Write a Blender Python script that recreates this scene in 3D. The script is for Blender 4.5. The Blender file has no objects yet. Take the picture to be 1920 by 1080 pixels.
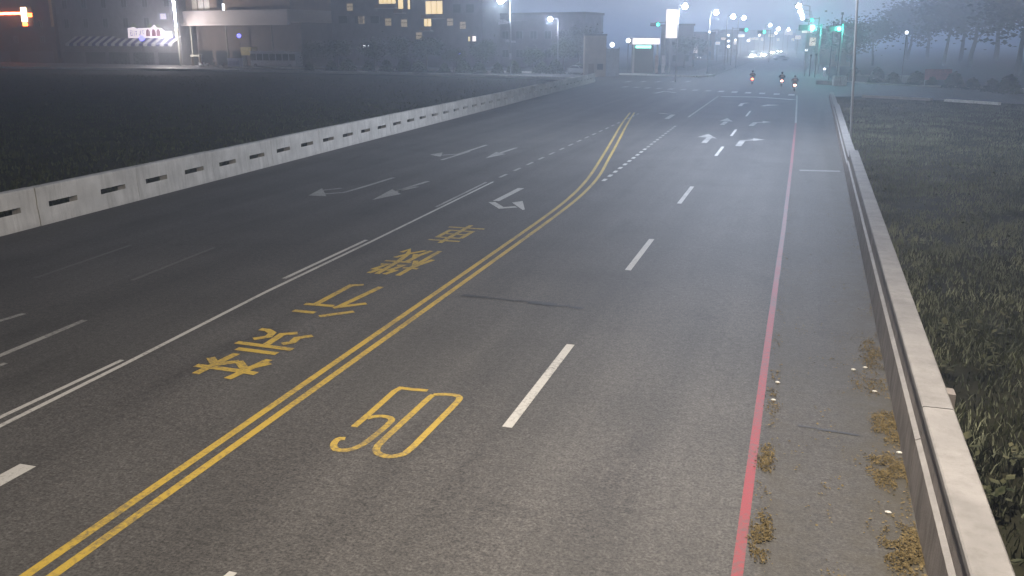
import bpy, bmesh, math, random
from mathutils import Vector, Matrix, noise
R = math.radians
sc = bpy.context.scene
random.seed(7)

# ------------------------------------------------------------------ camera, sky, sun, exposure
CAM_H, FPX, PITCH, YAW = 5.39, 1704.0, 15.17, 17.214        # focal length in pixels of a 1920 wide frame
cam = bpy.data.cameras.new("camera")
cam.sensor_width = 36.0
cam.lens = 36.0 * FPX / 1920.0
cam.clip_start, cam.clip_end = 0.1, 6000
camo = bpy.data.objects.new("camera", cam)
camo.location = (0, 0, CAM_H)
camo.rotation_euler = (R(90 - PITCH), 0, R(YAW))
sc.collection.objects.link(camo)
sc.camera = camo

SUN_EL, SUN_AZ = 11.0, -2.0                                  # low night glow ahead over the road; azimuth from +Y towards +X
w = bpy.data.worlds.new("World"); sc.world = w; w.use_nodes = True
nt = w.node_tree; nt.nodes.clear()
sky = nt.nodes.new("ShaderNodeTexSky"); sky.sky_type = 'NISHITA'; sky.sun_disc = False
sky.sun_elevation = R(SUN_EL); sky.sun_rotation = R(SUN_AZ); sky.ozone_density = 6.0
hsv = nt.nodes.new("ShaderNodeHueSaturation"); hsv.inputs["Saturation"].default_value = 0.30
tint = nt.nodes.new("ShaderNodeMix"); tint.data_type = 'RGBA'; tint.blend_type = 'MULTIPLY'; tint.inputs[0].default_value = 1.0
tint.inputs[7].default_value = (0.86, 0.94, 1.12, 1)
bg = nt.nodes.new("ShaderNodeBackground"); bg.inputs[1].default_value = 0.017
out = nt.nodes.new("ShaderNodeOutputWorld")
nt.links.new(sky.outputs[0], hsv.inputs["Color"]); nt.links.new(hsv.outputs[0], tint.inputs[6])
nt.links.new(tint.outputs[2], bg.inputs[0]); nt.links.new(bg.outputs[0], out.inputs[0])

sun = bpy.data.lights.new("sun", 'SUN'); sun.energy = 0.52; sun.angle = R(6); sun.color = (0.46, 0.63, 1.0)
suno = bpy.data.objects.new("sun", sun); sc.collection.objects.link(suno)
sd = Vector((math.sin(R(SUN_AZ)) * math.cos(R(SUN_EL)), math.cos(R(SUN_AZ)) * math.cos(R(SUN_EL)), math.sin(R(SUN_EL))))
suno.rotation_euler = sd.to_track_quat('Z', 'Y').to_euler()
suno.location = (0, 60, 60)

sc.view_settings.view_transform = 'Standard'; sc.view_settings.look = 'None'
sc.view_settings.exposure = 0.0; sc.view_settings.gamma = 1.0
HAZE_DENSITY, HAZE_G = 0.0028, 0.64
WARM_LAMP, COOL_LAMP = 9800.0, 18500.0
cy = sc.cycles
cy.use_denoising = True; cy.max_bounces = 4; cy.diffuse_bounces = 2; cy.glossy_bounces = 2
cy.transmission_bounces = 3; cy.volume_bounces = 0; cy.sample_clamp_indirect = 3.0; cy.sample_clamp_direct = 0.0
cy.transparent_max_bounces = 4; cy.caustics_reflective = False; cy.caustics_refractive = False

# ------------------------------------------------------------------ where a point of the frame lies in the place
_th, _ps = R(PITCH), R(YAW)
FW = Vector((-math.sin(_ps) * math.cos(_th), math.cos(_ps) * math.cos(_th), -math.sin(_th)))
RT = Vector((math.cos(_ps), math.sin(_ps), 0.0)); UP = RT.cross(FW)
CAMP = Vector((0, 0, CAM_H))
def ray(x, y): return FW * FPX + RT * (x - 960) - UP * (y - 540)
def g(x, y, z=0.0):
    d = ray(x, y); return CAMP + d * ((z - CAM_H) / d.z)
def at(x, y, D):
    """the point D metres ahead (measured level) on the line of sight"""
    d = ray(x, y); hd = -math.sin(_ps) * d.x + math.cos(_ps) * d.y
    return CAMP + d * (D / hd)

# ------------------------------------------------------------------ materials
MATS = {}
def nodes_of(m): return m.node_tree.nodes, m.node_tree.links
def mat(name, col, rough=0.7, metal=0.0, var=0.25, scale=3.0, bump=0.0, bscale=40.0, spec=0.4):
    """plain procedural material: base colour broken up by noise, optional bump"""
    if name in MATS: return MATS[name]
    m = bpy.data.materials.new(name); m.use_nodes = True; N, L = nodes_of(m)
    b = N["Principled BSDF"]; b.inputs["Roughness"].default_value = rough; b.inputs["Metallic"].default_value = metal
    b.inputs["Specular IOR Level"].default_value = spec
    tc = N.new("ShaderNodeTexCoord"); n = N.new("ShaderNodeTexNoise"); n.inputs["Scale"].default_value = scale; n.inputs["Detail"].default_value = 5
    r = N.new("ShaderNodeValToRGB")
    r.color_ramp.elements[0].position = 0.3; r.color_ramp.elements[1].position = 0.72
    r.color_ramp.elements[0].color = tuple(c * (1 - var) for c in col) + (1,)
    r.color_ramp.elements[1].color = tuple(min(1, c * (1 + var)) for c in col) + (1,)
    L.new(tc.outputs["Object"], n.inputs["Vector"]); L.new(n.outputs["Fac"], r.inputs[0]); L.new(r.outputs[0], b.inputs["Base Color"])
    if bump:
        n2 = N.new("ShaderNodeTexNoise"); n2.inputs["Scale"].default_value = bscale; n2.inputs["Detail"].default_value = 4
        bp = N.new("ShaderNodeBump"); bp.inputs["Strength"].default_value = bump; bp.inputs["Distance"].default_value = 0.02
        L.new(tc.outputs["Object"], n2.inputs["Vector"]); L.new(n2.outputs["Fac"], bp.inputs["Height"]); L.new(bp.outputs[0], b.inputs["Normal"])
    MATS[name] = m; return m
def emit(name, col, strength, base=(0.5, 0.5, 0.5)):
    if name in MATS: return MATS[name]
    m = bpy.data.materials.new(name); m.use_nodes = True; N, L = nodes_of(m)
    b = N["Principled BSDF"]; b.inputs["Base Color"].default_value = tuple(base) + (1,)
    n = N.new("ShaderNodeTexNoise"); n.inputs["Scale"].default_value = 1.5
    mr = N.new("ShaderNodeMapRange"); mr.inputs["To Min"].default_value = strength * 0.8; mr.inputs["To Max"].default_value = strength * 1.2
    L.new(n.outputs["Fac"], mr.inputs["Value"]); L.new(mr.outputs[0], b.inputs["Emission Strength"])
    b.inputs["Emission Color"].default_value = tuple(col) + (1,)
    MATS[name] = m; return m
def asphalt():
    m = bpy.data.materials.new("asphalt"); m.use_nodes = True; N, L = nodes_of(m); b = N["Principled BSDF"]
    geo = N.new("ShaderNodeNewGeometry")
    def noi(scale, det=4, rough=0.55, stretch=None):
        n = N.new("ShaderNodeTexNoise"); n.inputs["Scale"].default_value = scale; n.inputs["Detail"].default_value = det; n.inputs["Roughness"].default_value = rough
        src = geo.outputs["Position"]
        if stretch:
            mp = N.new("ShaderNodeMapping"); mp.inputs["Scale"].default_value = stretch; L.new(src, mp.inputs[0]); src = mp.outputs[0]
        L.new(src, n.inputs["Vector"]); return n.outputs["Fac"]
    def mr(v, a, b_, c, d):
        k = N.new("ShaderNodeMapRange"); k.inputs[1].default_value = a; k.inputs[2].default_value = b_; k.inputs[3].default_value = c; k.inputs[4].default_value = d
        L.new(v, k.inputs[0]); return k.outputs[0]
    def mul(a, b_):
        k = N.new("ShaderNodeMath"); k.operation = 'MULTIPLY'; L.new(a, k.inputs[0]); L.new(b_, k.inputs[1]); return k.outputs[0]
    grit = mr(noi(28, 2, 0.7), 0.3, 0.7, 0.5, 1.5)          # stones of the wearing course
    grit2 = mr(noi(9, 3, 0.7), 0.3, 0.7, 0.72, 1.28)
    patch = mr(noi(0.35, 5), 0.3, 0.7, 0.86, 1.14)
    lanes = mr(noi(1.0, 3, 0.5, (0.9, 0.02, 1)), 0.3, 0.7, 0.78, 1.2)   # polish along the wheel tracks
    stain = mr(noi(0.9, 5, 0.6, (1, .35, 1)), 0.56, 0.74, 1.0, 0.72)
    vo = N.new("ShaderNodeTexVoronoi"); vo.feature = 'DISTANCE_TO_EDGE'; vo.inputs["Scale"].default_value = 0.16
    wp = N.new("ShaderNodeTexNoise"); wp.inputs["Scale"].default_value = 1.2; wp.inputs["Detail"].default_value = 5; L.new(geo.outputs["Position"], wp.inputs[0])
    vm = N.new("ShaderNodeVectorMath"); vm.operation = 'MULTIPLY_ADD'; vm.inputs[1].default_value = (1.1, 1.1, 0); L.new(wp.outputs["Color"], vm.inputs[0]); L.new(geo.outputs["Position"], vm.inputs[2]); L.new(vm.outputs[0], vo.inputs["Vector"])
    crack = mr(vo.outputs["Distance"], 0.0, 0.005, 0.82, 1.0)
    v = mul(mul(mul(grit, grit2), mul(patch, lanes)), mul(stain, crack))
    col = N.new("ShaderNodeMix"); col.data_type = 'RGBA'; col.blend_type = 'MULTIPLY'; col.inputs[0].default_value = 1
    col.inputs[6].default_value = (0.078, 0.076, 0.074, 1)
    cmb = N.new("ShaderNodeCombineColor")
    for i in range(3): L.new(v, cmb.inputs[i])
    L.new(cmb.outputs[0], col.inputs[7])
    # brown dust lying along the foot of the right wall and beside the red line
    sep = N.new("ShaderNodeSeparateXYZ"); L.new(geo.outputs["Position"], sep.inputs[0])
    edge = mr(sep.outputs[0], 0.45, 1.6, 0.0, 1.0); edge0 = mr(sep.outputs[0], -0.12, 0.02, 0.0, 0.55)
    edge1 = mr(sep.outputs[0], 0.05, 0.6, 1.0, 0.45)
    near = mr(sep.outputs[1], 20.0, 75.0, 1.0, 0.1)
    mx_ = N.new("ShaderNodeMath"); mx_.operation = 'MAXIMUM'; L.new(edge, mx_.inputs[0]); L.new(mul(edge0, edge1), mx_.inputs[1])
    dustf = mul(mul(mx_.outputs[0], near), mr(noi(2.2, 6, 0.7), 0.32, 0.62, 0.15, 0.95))
    dm = N.new("ShaderNodeMix"); dm.data_type = 'RGBA'; L.new(dustf, dm.inputs[0]); L.new(col.outputs[2], dm.inputs[6]); dm.inputs[7].default_value = (0.058, 0.050, 0.032, 1)
    L.new(dm.outputs[2], b.inputs["Base Color"])
    b.inputs["Roughness"].default_value = 0.72; b.inputs["Specular IOR Level"].default_value = 0.35
    bp = N.new("ShaderNodeBump"); bp.inputs["Strength"].default_value = 0.35; bp.inputs["Distance"].default_value = 0.01
    L.new(noi(45, 3), bp.inputs["Height"]); L.new(bp.outputs[0], b.inputs["Normal"])
    return m
def paint(name, col, wear=0.35):
    """road paint with worn-through spots that show asphalt colour"""
    m = bpy.data.materials.new(name); m.use_nodes = True; N, L = nodes_of(m); b = N["Principled BSDF"]
    geo = N.new("ShaderNodeNewGeometry")
    n = N.new("ShaderNodeTexNoise"); n.inputs["Scale"].default_value = 14; n.inputs["Detail"].default_value = 6; n.inputs["Roughness"].default_value = 0.7
    n2 = N.new("ShaderNodeTexNoise"); n2.inputs["Scale"].default_value = 0.8; n2.inputs["Detail"].default_value = 3
    L.new(geo.outputs["Position"], n.inputs[0]); L.new(geo.outputs["Position"], n2.inputs[0])
    add = N.new("ShaderNodeMath"); add.operation = 'ADD'; L.new(n.outputs[0], add.inputs[0])
    sub = N.new("ShaderNodeMath"); sub.operation = 'MULTIPLY_ADD'; sub.inputs[1].default_value = 0.5; sub.inputs[2].default_value = -0.25
    L.new(n2.outputs[0], sub.inputs[0]); L.new(sub.outputs[0], add.inputs[1])
    r = N.new("ShaderNodeValToRGB"); c0 = 0.56 - 0.0 + (0.12 - wear * 0.5)
    r.color_ramp.elements[0].position = max(0.05, c0); r.color_ramp.elements[0].color = (0, 0, 0, 1)
    r.color_ramp.elements[1].position = min(0.98, c0 + 0.22); r.color_ramp.elements[1].color = (1, 1, 1, 1)
    L.new(add.outputs[0], r.inputs[0])
    mx = N.new("ShaderNodeMix"); mx.data_type = 'RGBA'; mx.inputs[6].default_value = tuple(col) + (1,); mx.inputs[7].default_value = tuple(0.25 * c + 0.75 * 0.08 for c in col) + (1,)
    L.new(r.outputs[0], mx.inputs[0]); L.new(mx.outputs[2], b.inputs["Base Color"])
    b.inputs["Roughness"].default_value = 0.65
    return m
def foliage(name, dark, light, scale=1.2):
    m = bpy.data.materials.new(name); m.use_nodes = True; N, L = nodes_of(m); b = N["Principled BSDF"]
    geo = N.new("ShaderNodeNewGeometry"); n = N.new("ShaderNodeTexNoise"); n.inputs["Scale"].default_value = scale; n.inputs["Detail"].default_value = 6; n.inputs["Roughness"].default_value = 0.75
    r = N.new("ShaderNodeValToRGB"); r.color_ramp.elements[0].position = 0.36; r.color_ramp.elements[1].position = 0.66
    r.color_ramp.elements[0].color = tuple(dark) + (1,); r.color_ramp.elements[1].color = tuple(light) + (1,)
    L.new(geo.outputs["Position"], n.inputs[0]); L.new(n.outputs[0], r.inputs[0]); L.new(r.outputs[0], b.inputs["Base Color"])
    b.inputs["Roughness"].default_value = 0.95; b.inputs["Specular IOR Level"].default_value = 0.08
    return m
ASPHALT = asphalt()
WHITE = paint("white_paint", (0.50, 0.50, 0.48), 0.34)
FADED = paint("faded_white_paint", (0.36, 0.36, 0.345), 0.5)
GHOST = paint("worn_out_paint", (0.135, 0.13, 0.12), 0.6)
YELLOW = paint("yellow_paint", (0.50, 0.355, 0.055), 0.45)
REDP = paint("red_paint", (0.25, 0.036, 0.042), 0.48)
CONCB = mat("whitewashed_concrete", (0.54, 0.53, 0.51), 0.85, var=0.16, scale=1.3, bump=0.3)
KERBP = mat("white_kerb_paint", (0.78, 0.78, 0.74), 0.7, var=0.15)
TAR = mat("crack_sealant", (0.03, 0.03, 0.032), 0.6, scale=6)
CONC = mat("concrete", (0.40, 0.385, 0.365), 0.85, var=0.2, scale=1.3, bump=0.3)
CONCP = mat("painted_concrete", (0.245, 0.24, 0.24), 0.8, var=0.16, scale=1.7, bump=0.2)
CONCD = mat("weathered_concrete", (0.22, 0.20, 0.19), 0.9, var=0.25, scale=2.3, bump=0.3)
METAL = mat("galvanised_metal", (0.30, 0.31, 0.33), 0.5, 0.4, var=0.12)
DARKM = mat("dark_metal", (0.05, 0.05, 0.055), 0.5, 0.3, var=0.2)
BLACK = mat("black_plastic", (0.02, 0.02, 0.022), 0.5)
RUBBER = mat("rubber", (0.018, 0.018, 0.018), 0.9)
def stain(m, amt=0.55):
    """rain streaks and grime patches over a concrete material"""
    N, L = nodes_of(m); b = N["Principled BSDF"]; src = b.inputs["Base Color"].links[0].from_socket
    geo = N.new("ShaderNodeNewGeometry"); mp = N.new("ShaderNodeMapping"); mp.inputs["Scale"].default_value = (3.2, 3.2, .35); L.new(geo.outputs["Position"], mp.inputs[0])
    n = N.new("ShaderNodeTexNoise"); n.inputs["Scale"].default_value = 1.6; n.inputs["Detail"].default_value = 7; n.inputs["Roughness"].default_value = .7; L.new(mp.outputs[0], n.inputs[0])
    k = N.new("ShaderNodeMapRange"); k.inputs[1].default_value = .46; k.inputs[2].default_value = .68; k.inputs[3].default_value = 0; k.inputs[4].default_value = amt; L.new(n.outputs[0], k.inputs[0])
    x = N.new("ShaderNodeMix"); x.data_type = 'RGBA'; L.new(k.outputs[0], x.inputs[0]); L.new(src, x.inputs[6]); x.inputs[7].default_value = (.085, .078, .066, 1); L.new(x.outputs[2], b.inputs["Base Color"])
stain(CONCP, .28); stain(CONCD, .6); stain(CONCB, .3)
GLASS = mat("dark_glass", (0.02, 0.024, 0.03), 0.12, var=0.1, spec=0.6)
BARK = mat("bark", (0.07, 0.055, 0.045), 0.95, var=0.4, scale=9, bump=0.5)
LEAF = foliage("leaves", (0.022, 0.034, 0.016), (0.075, 0.095, 0.035), 0.9)
GRASS = foliage("grass_blades", (0.045, 0.056, 0.044), (0.26, 0.28, 0.19), 0.40)
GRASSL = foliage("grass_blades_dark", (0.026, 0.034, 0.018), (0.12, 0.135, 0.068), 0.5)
WEED = foliage("weed_leaves", (0.015, 0.022, 0.012), (0.10, 0.10, 0.06), 2.5)
DRYLEAF = foliage("dry_leaves", (0.10, 0.08, 0.042), (0.26, 0.205, 0.105), 9.0)
LITM = mat("litter", (0.7, 0.7, 0.66), 0.7)
SOIL = foliage("field_soil", (0.010, 0.011, 0.008), (0.03, 0.03, 0.018), 0.8)

# ------------------------------------------------------------------ mesh helpers
class MB:
    def __init__(s): s.v = []; s.f = []
    def add(s, vs, fs):
        o = len(s.v); s.v += [tuple(p) for p in vs]; s.f += [tuple(i + o for i in f) for f in fs]; return s
    def box(s, x0, x1, y0, y1, z0, z1):
        return s.add([(x0,y0,z0),(x1,y0,z0),(x1,y1,z0),(x0,y1,z0),(x0,y0,z1),(x1,y0,z1),(x1,y1,z1),(x0,y1,z1)],
                     [(0,3,2,1),(4,5,6,7),(0,1,5,4),(1,2,6,5),(2,3,7,6),(3,0,4,7)])
    def prism(s, pts, y0, y1):
        """outline in x,z (counter clockwise seen from -y) extruded along y"""
        n = len(pts)
        return s.add([(x, y0, z) for x, z in pts] + [(x, y1, z) for x, z in pts],
                     [tuple(range(n)), tuple(range(2*n-1, n-1, -1))] + [(i, i+n, (i+1) % n + n, (i+1) % n) for i in range(n)])
    def tube(s, pts, r, n=8, cap=True):
        pts = [Vector(p) for p in pts]; rs = r if isinstance(r, (list, tuple)) else [r] * len(pts)
        vs = []; fs = []
        for i, p in enumerate(pts):
            d = (pts[min(i+1, len(pts)-1)] - pts[max(i-1, 0)]).normalized()
            a = d.orthogonal().normalized() if abs(d.z) < 0.95 else Vector((1, 0, 0)); a = (a - d * a.dot(d)).normalized(); b = d.cross(a)
            vs += [p + (a * math.cos(t) + b * math.sin(t)) * rs[i] for t in [2 * math.pi * k / n for k in range(n)]]
        for i in range(len(pts) - 1):
            for k in range(n): fs.append((i*n+k, i*n+(k+1) % n, (i+1)*n+(k+1) % n, (i+1)*n+k))
        if cap: fs.append(tuple(range(n-1, -1, -1))); fs.append(tuple((len(pts)-1)*n+k for k in range(n)))
        return s.add(vs, fs)
    def ball(s, c, r, nu=10, nv=7, sc_=(1, 1, 1)):
        vs = []; fs = []
        for j in range(nv + 1):
            t = math.pi * j / nv
            for i in range(nu):
                p = 2 * math.pi * i / nu
                vs.append((c[0] + r*sc_[0]*math.sin(t)*math.cos(p), c[1] + r*sc_[1]*math.sin(t)*math.sin(p), c[2] + r*sc_[2]*math.cos(t)))
        for j in range(nv):
            for i in range(nu): fs.append((j*nu+i, (j+1)*nu+i, (j+1)*nu+(i+1) % nu, j*nu+(i+1) % nu))
        return s.add(vs, fs)
    def disc(s, c, r, axis='y', n=16, depth=0.02):
        cs = [(math.cos(2*math.pi*k/n)*r, math.sin(2*math.pi*k/n)*r) for k in range(n)]
        def P(a, b, d): return (c[0]+a, c[1]+d, c[2]+b) if axis == 'y' else ((c[0]+d, c[1]+a, c[2]+b) if axis == 'x' else (c[0]+a, c[1]+b, c[2]+d))
        return s.add([P(a, b, -depth/2) for a, b in cs] + [P(a, b, depth/2) for a, b in cs],
                     [tuple(range(n)), tuple(range(2*n-1, n-1, -1))] + [(i, i+n, (i+1) % n+n, (i+1) % n) for i in range(n)])
    def ring(s, c, R_, r, axis='x', n=20, m=8):
        vs = []; fs = []
        for i in range(n):
            t = 2*math.pi*i/n
            for j in range(m):
                p = 2*math.pi*j/m; q = R_ + r*math.cos(p)
                a, b, d = q*math.cos(t), q*math.sin(t), r*1.15*math.sin(p)
                vs.append((c[0]+d, c[1]+a, c[2]+b) if axis == 'x' else (c[0]+a, c[1]+d, c[2]+b))
        for i in range(n):
            for j in range(m): fs.append((i*m+j, ((i+1) % n)*m+j, ((i+1) % n)*m+(j+1) % m, i*m+(j+1) % m))
        return s.add(vs, fs)
    def build(s, name, material, parent=None, loc=(0, 0, 0), bevel=0.0, smooth=False):
        me = bpy.data.meshes.new(name); me.from_pydata(s.v, [], s.f); me.update()
        bm = bmesh.new(); bm.from_mesh(me); bmesh.ops.recalc_face_normals(bm, faces=bm.faces)
        if bevel: bmesh.ops.bevel(bm, geom=list(bm.edges), offset=bevel, segments=1, affect='EDGES', clamp_overlap=True)
        bm.to_mesh(me); bm.free()
        if smooth:
            for p in me.polygons: p.use_smooth = True
        me.materials.append(material)
        o = bpy.data.objects.new(name, me); o.location = loc; sc.collection.objects.link(o)
        if parent: o.parent = parent
        return o
def tag(o, label=None, cat=None, group=None, kind=None):
    if label: o["label"] = label
    if cat: o["category"] = cat
    if group: o["group"] = group
    if kind: o["kind"] = kind
    return o
def thing(name, label, cat, loc=(0, 0, 0), rz=0.0, group=None):
    o = bpy.data.objects.new(name, None); o.empty_display_size = 0.3; o.location = loc; o.rotation_euler = (0, 0, rz)
    sc.collection.objects.link(o); return tag(o, label, cat, group)
def copy_tree(o, parent=None):
    c = o.copy(); sc.collection.objects.link(c)
    if parent: c.parent = parent
    for ch in list(o.children): copy_tree(ch, c)
    return c
def dup(o, loc, rz, label, scale=None):
    c = copy_tree(o); c.location = loc; c.rotation_euler = (0, 0, rz); c["label"] = label
    if scale: c.scale = (scale,) * 3
    return c

# ------------------------------------------------------------------ ground, road, kerbs
gm = MB(); gm.add([(-900, -70, -0.16), (900, -70, -0.16), (900, 2600, -0.16), (-900, 2600, -0.16)], [(0, 1, 2, 3)])
tag(gm.build("ground", SOIL), kind="structure")
def wallx(y): return 1.66 + 0.0134 * (y - 9.3)             # face of the right hand wall
def barx(y): return -21.55 - 0.052 * (y - 20)              # face of the left hand barrier
WALL_END, BAR_END = 99.0, 124.0
near_L = [(-41, 138.5), (-72, 148.5), (-116, 154), (-240, 164)]
far_L = [(-240, 182), (-116, 173), (-72, 166), (-40, 158.5), (-26.4, 154.5), (-19, 149.5), (-15.6, 147.3), (-14.2, 149), (-13.6, 154)]
far_road_L, far_road_R = [(-13.5, 200), (-13.5, 2500)], [(4.2, 2500), (4.2, 150)]
far_R = [(5.0, 140), (8.5, 131.5), (14, 126), (60, 105), (220, 45)]
near_R = [(220, 18), (60, 74), (17, 93.5), (6.0, 101)]
outline = [(barx(-40), -40), (barx(BAR_END), BAR_END), (-29.5, 131.5)] + near_L + far_L + far_road_L + far_road_R + far_R + near_R + [(wallx(WALL_END) + 0.5, WALL_END + 0.5), (wallx(-40) + 0.3, -40)]
rb = MB(); rb.add([(x, y, 0) for x, y in outline], [tuple(range(len(outline)))])
road = rb.build("road", ASPHALT); tag(road, kind="structure")
bm = bmesh.new(); bm.from_mesh(road.data); bmesh.ops.triangulate(bm, faces=bm.faces)
for f in bm.faces:
    if f.normal.z < 0: f.normal_flip()
bm.to_mesh(road.data); bm.free()

def ribbon(pts, width, z=0.005, closed=False):
    """flat strip of paint along a polyline; each pt (x,y)"""
    P = [Vector((p[0], p[1])) for p in pts]; n = len(P); mb = MB(); vs = []
    for i in range(n):
        a = P[(i-1) % n] if (closed or i > 0) else None; c = P[(i+1) % n] if (closed or i < n-1) else None
        d1 = (P[i]-a).normalized() if a is not None else None; d2 = (c-P[i]).normalized() if c is not None else None
        d = (d1 + d2) if d1 is not None and d2 is not None else (d1 if d1 is not None else d2)
        if d.length < 1e-4: d = d1
        d = d.normalized(); nn = Vector((-d.y, d.x))
        k = 1.0
        if d1 is not None and d2 is not None:
            k = 1.0 / max(0.6, nn.dot(Vector((-d1.y, d1.x))))
        wi = width[i] if isinstance(width, (list, tuple)) else width
        vs += [P[i] + nn * wi * 0.5 * k, P[i] - nn * wi * 0.5 * k]
    m = n if closed else n - 1
    mb.add([(v.x, v.y, z) for v in vs], [(2*i, 2*i+1, 2*((i+1) % n)+1, 2*((i+1) % n)) for i in range(m)])
    return mb
def px(pts): return [g(*p).to_2d() for p in pts]
def resample(pts, step=1.5):
    P = [Vector(p) for p in pts]; o = []
    for a, b in zip(P, P[1:]):
        k = max(1, int((b-a).length / step)); o += [a.lerp(b, i / k) for i in range(k)]
    return o + [P[-1]]
def smooth_poly(pts, it=2):
    P = [Vector(p) for p in pts]
    for _ in range(it):
        q = [P[0]]
        for a, b in zip(P, P[1:]): q += [a.lerp(b, 0.25), a.lerp(b, 0.75)]
        P = q + [P[-1]]
    return P
def mark(name, mb, material): return mb.build(name, material, road)
def merge(*mbs):
    m = MB()
    for b in mbs: m.add(b.v, b.f)
    return m

# double yellow centre line (straight, then bending left before the junction)
bendL = [(-7.31, -8), (-7.34, 9), (-7.38, 20), (-7.44, 28.5), (-7.62, 32.5), (-8.0, 36.6), (-8.7, 42), (-9.68, 49.4), (-11.4, 62), (-12.6, 72)]
bendR = [(-7.04, -8), (-7.07, 9), (-7.10, 20), (-7.16, 29), (-7.32, 33), (-7.66, 37), (-8.36, 42.2), (-9.33, 49.6), (-11.06, 62.3), (-12.3, 72.3)]
mark("centre_line", ribbon(smooth_poly(bendL, 2), 0.125), YELLOW)
mark("centre_line", ribbon(smooth_poly(bendR, 2), 0.125), YELLOW)
# lane dashes of the carriageway leading away
for y0, y1 in [(1.6, 5.5), (-8, -4), (11.6, 15.5), (21.4, 25.2), (31.3, 35.3), (45.5, 49.7), (55.7, 59.9), (71.0, 76.6)]:
    mark("lane_dash", ribbon([(-3.67, y0), (-3.67, y1)], 0.15), WHITE)
mark("lane_dash", ribbon([(-5.33, 6.4), (-5.30, 7.2)], 0.10), WHITE)
# white line of the oncoming side: one full line with a second beside it in stretches
mark("lane_line", ribbon([(-10.66, -8), (-10.70, 9), (-10.80, 12.2), (-11.02, 17), (-11.10, 22.6), (-11.38, 34.2)], 0.10), WHITE)
mark("lane_line", ribbon([(-10.92, -8), (-10.98, 12.35)], 0.095), WHITE)
mark("lane_line", ribbon([(-11.26, 18.2), (-11.32, 22.7)], 0.11), WHITE)
mark("lane_line", ribbon([(-11.42, 28.2), (-11.60, 34.0)], 0.11), FADED)
y = 35.4
while y < 72:
    mark("lane_dash", ribbon([(-11.5 - (y-35) * 0.008, y), (-11.5 - (y-34) * 0.008, y + 1.0)], 0.13), FADED); y += 2.05
# short dotted line of the left turn pocket
y = 35.7
while y < 61:
    x = -7.24 - (y - 35.7) * 0.017
    mark("lane_dash", ribbon([(x, y), (x - 0.01, y + 0.62)], 0.16), WHITE if y < 48 else FADED); y += 1.25
mark("lane_line", ribbon([(-7.72, 69), (-7.78, 78), (-7.92, 97)], 0.13), FADED)
# red no-stopping line and the edge beyond it
mark("red_line", ribbon([(-0.20, -8), (-0.235, 8.7), (-0.22, 12.7), (-0.20, 17.4), (-0.165, 24)], 0.12), REDP)
mark("red_line", ribbon([(-0.165, 24.02), (-0.14, 27.8), (-0.10, 45), (-0.09, 66)], 0.12), paint("faded_red_paint", (0.215, 0.05, 0.05), 0.46))
mark("edge_line", ribbon([(-0.09, 66.1), (-0.18, 90), (-0.25, 101)], 0.13), FADED)
mark("cross_line", ribbon([(0.25, 41.3), (1.93, 41.5)], 0.42), paint("dull_paint", (0.2, 0.2, 0.19), 0.5))
# lanes at the far left
mark("lane_dash", ribbon([(-14.97, 13.1), (-14.85, 14.1)], 0.13), FADED)
mark("lane_dash", ribbon([(-13.16, 10.2), (-13.22, 12), (-13.33, 14.1)], 0.14), FADED)
mark("lane_dash", ribbon([(-12.86, 10.6), (-12.80, 11.62)], 0.11), FADED)
mark("lane_dash", ribbon([(-9.33, 6.2), (-9.33, 8.57)], 0.26), WHITE)
mark("lane_dash", ribbon([(-14.57, 17.0), (-14.83, 20.6)], 0.12), GHOST)
mark("lane_dash", ribbon([(-16.9, 16.5), (-17.2, 20.2)], 0.12), GHOST)
# crossing, stop line
for i in range(14):
    t = i / 13; a = g(1172, 163).to_2d().lerp(g(1484, 178).to_2d(), t)
    mark("crossing_bar", ribbon([(a.x, a.y - 1.2), (a.x, a.y + 1.6)], 0.62), FADED if i < 8 else WHITE)
mark("stop_line", ribbon(px([(1352, 181), (1420, 182), (1489, 187)]), 0.8), WHITE)
for i in range(5):
    a = g(1178, 153).to_2d().lerp(g(1290, 153).to_2d(), i / 4)
    mark("crossing_bar", ribbon([(a.x, a.y - 2), (a.x, a.y + 2)], 0.6), FADED)
# arrows (traced on the ground in metres)
def arrow(strokes, wd, material, head=None):
    m = merge(*[ribbon(px(s), wd) for s in strokes])
    if head:
        h = px(head); m.add([(p.x, p.y, 0.0055) for p in h], [tuple(range(len(h)))])
    mark("turn_arrow", m, material)
arrow([[(738, 333), (690, 348), (645, 361), (605, 364)], [(640, 353), (604, 357)]], 0.17, FADED, [(578, 367), (604, 353), (612, 368)])
arrow([[(803, 340), (770, 350), (738, 361)], [(783, 350), (745, 359)]], 0.18, FADED, [(698, 375), (735, 355), (752, 364)])
arrow([[(977, 353), (930, 377)], [(922, 379), (940, 390), (968, 388)]], 0.24, WHITE, [(980, 394), (960, 380), (980, 377), (984, 393)])
arrow([[(912, 272), (860, 289), (815, 292)], [(880, 284), (828, 300)]], 0.18, FADED, [(806, 290), (830, 286), (826, 294)])
arrow([[(968, 277), (938, 287)]], 0.2, FADED, [(910, 297), (930, 285), (948, 289)])
arrow([[(1320, 268), (1330, 258)]], 0.30, FADED, [(1308, 257), (1328, 251), (1344, 260), (1330, 258)])
arrow([[(1384, 274), (1392, 264), (1416, 262)]], 0.32, FADED, [(1412, 264.5), (1434, 262), (1412, 259.5)])
arrow([[(1354, 234), (1362, 228)]], 0.30, FADED, [(1349, 227), (1364, 221.5), (1374, 228), (1362, 227)])
arrow([[(1408, 236), (1416, 230), (1434, 229)]], 0.32, FADED, [(1430, 231), (1446, 229), (1430, 227)])
arrow([[(1236, 212), (1254, 214)], [(1262, 215), (1250, 223)]], 0.34, FADED)
arrow([[(1387, 199), (1392, 194), (1402, 193)]], 0.34, WHITE)
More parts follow.
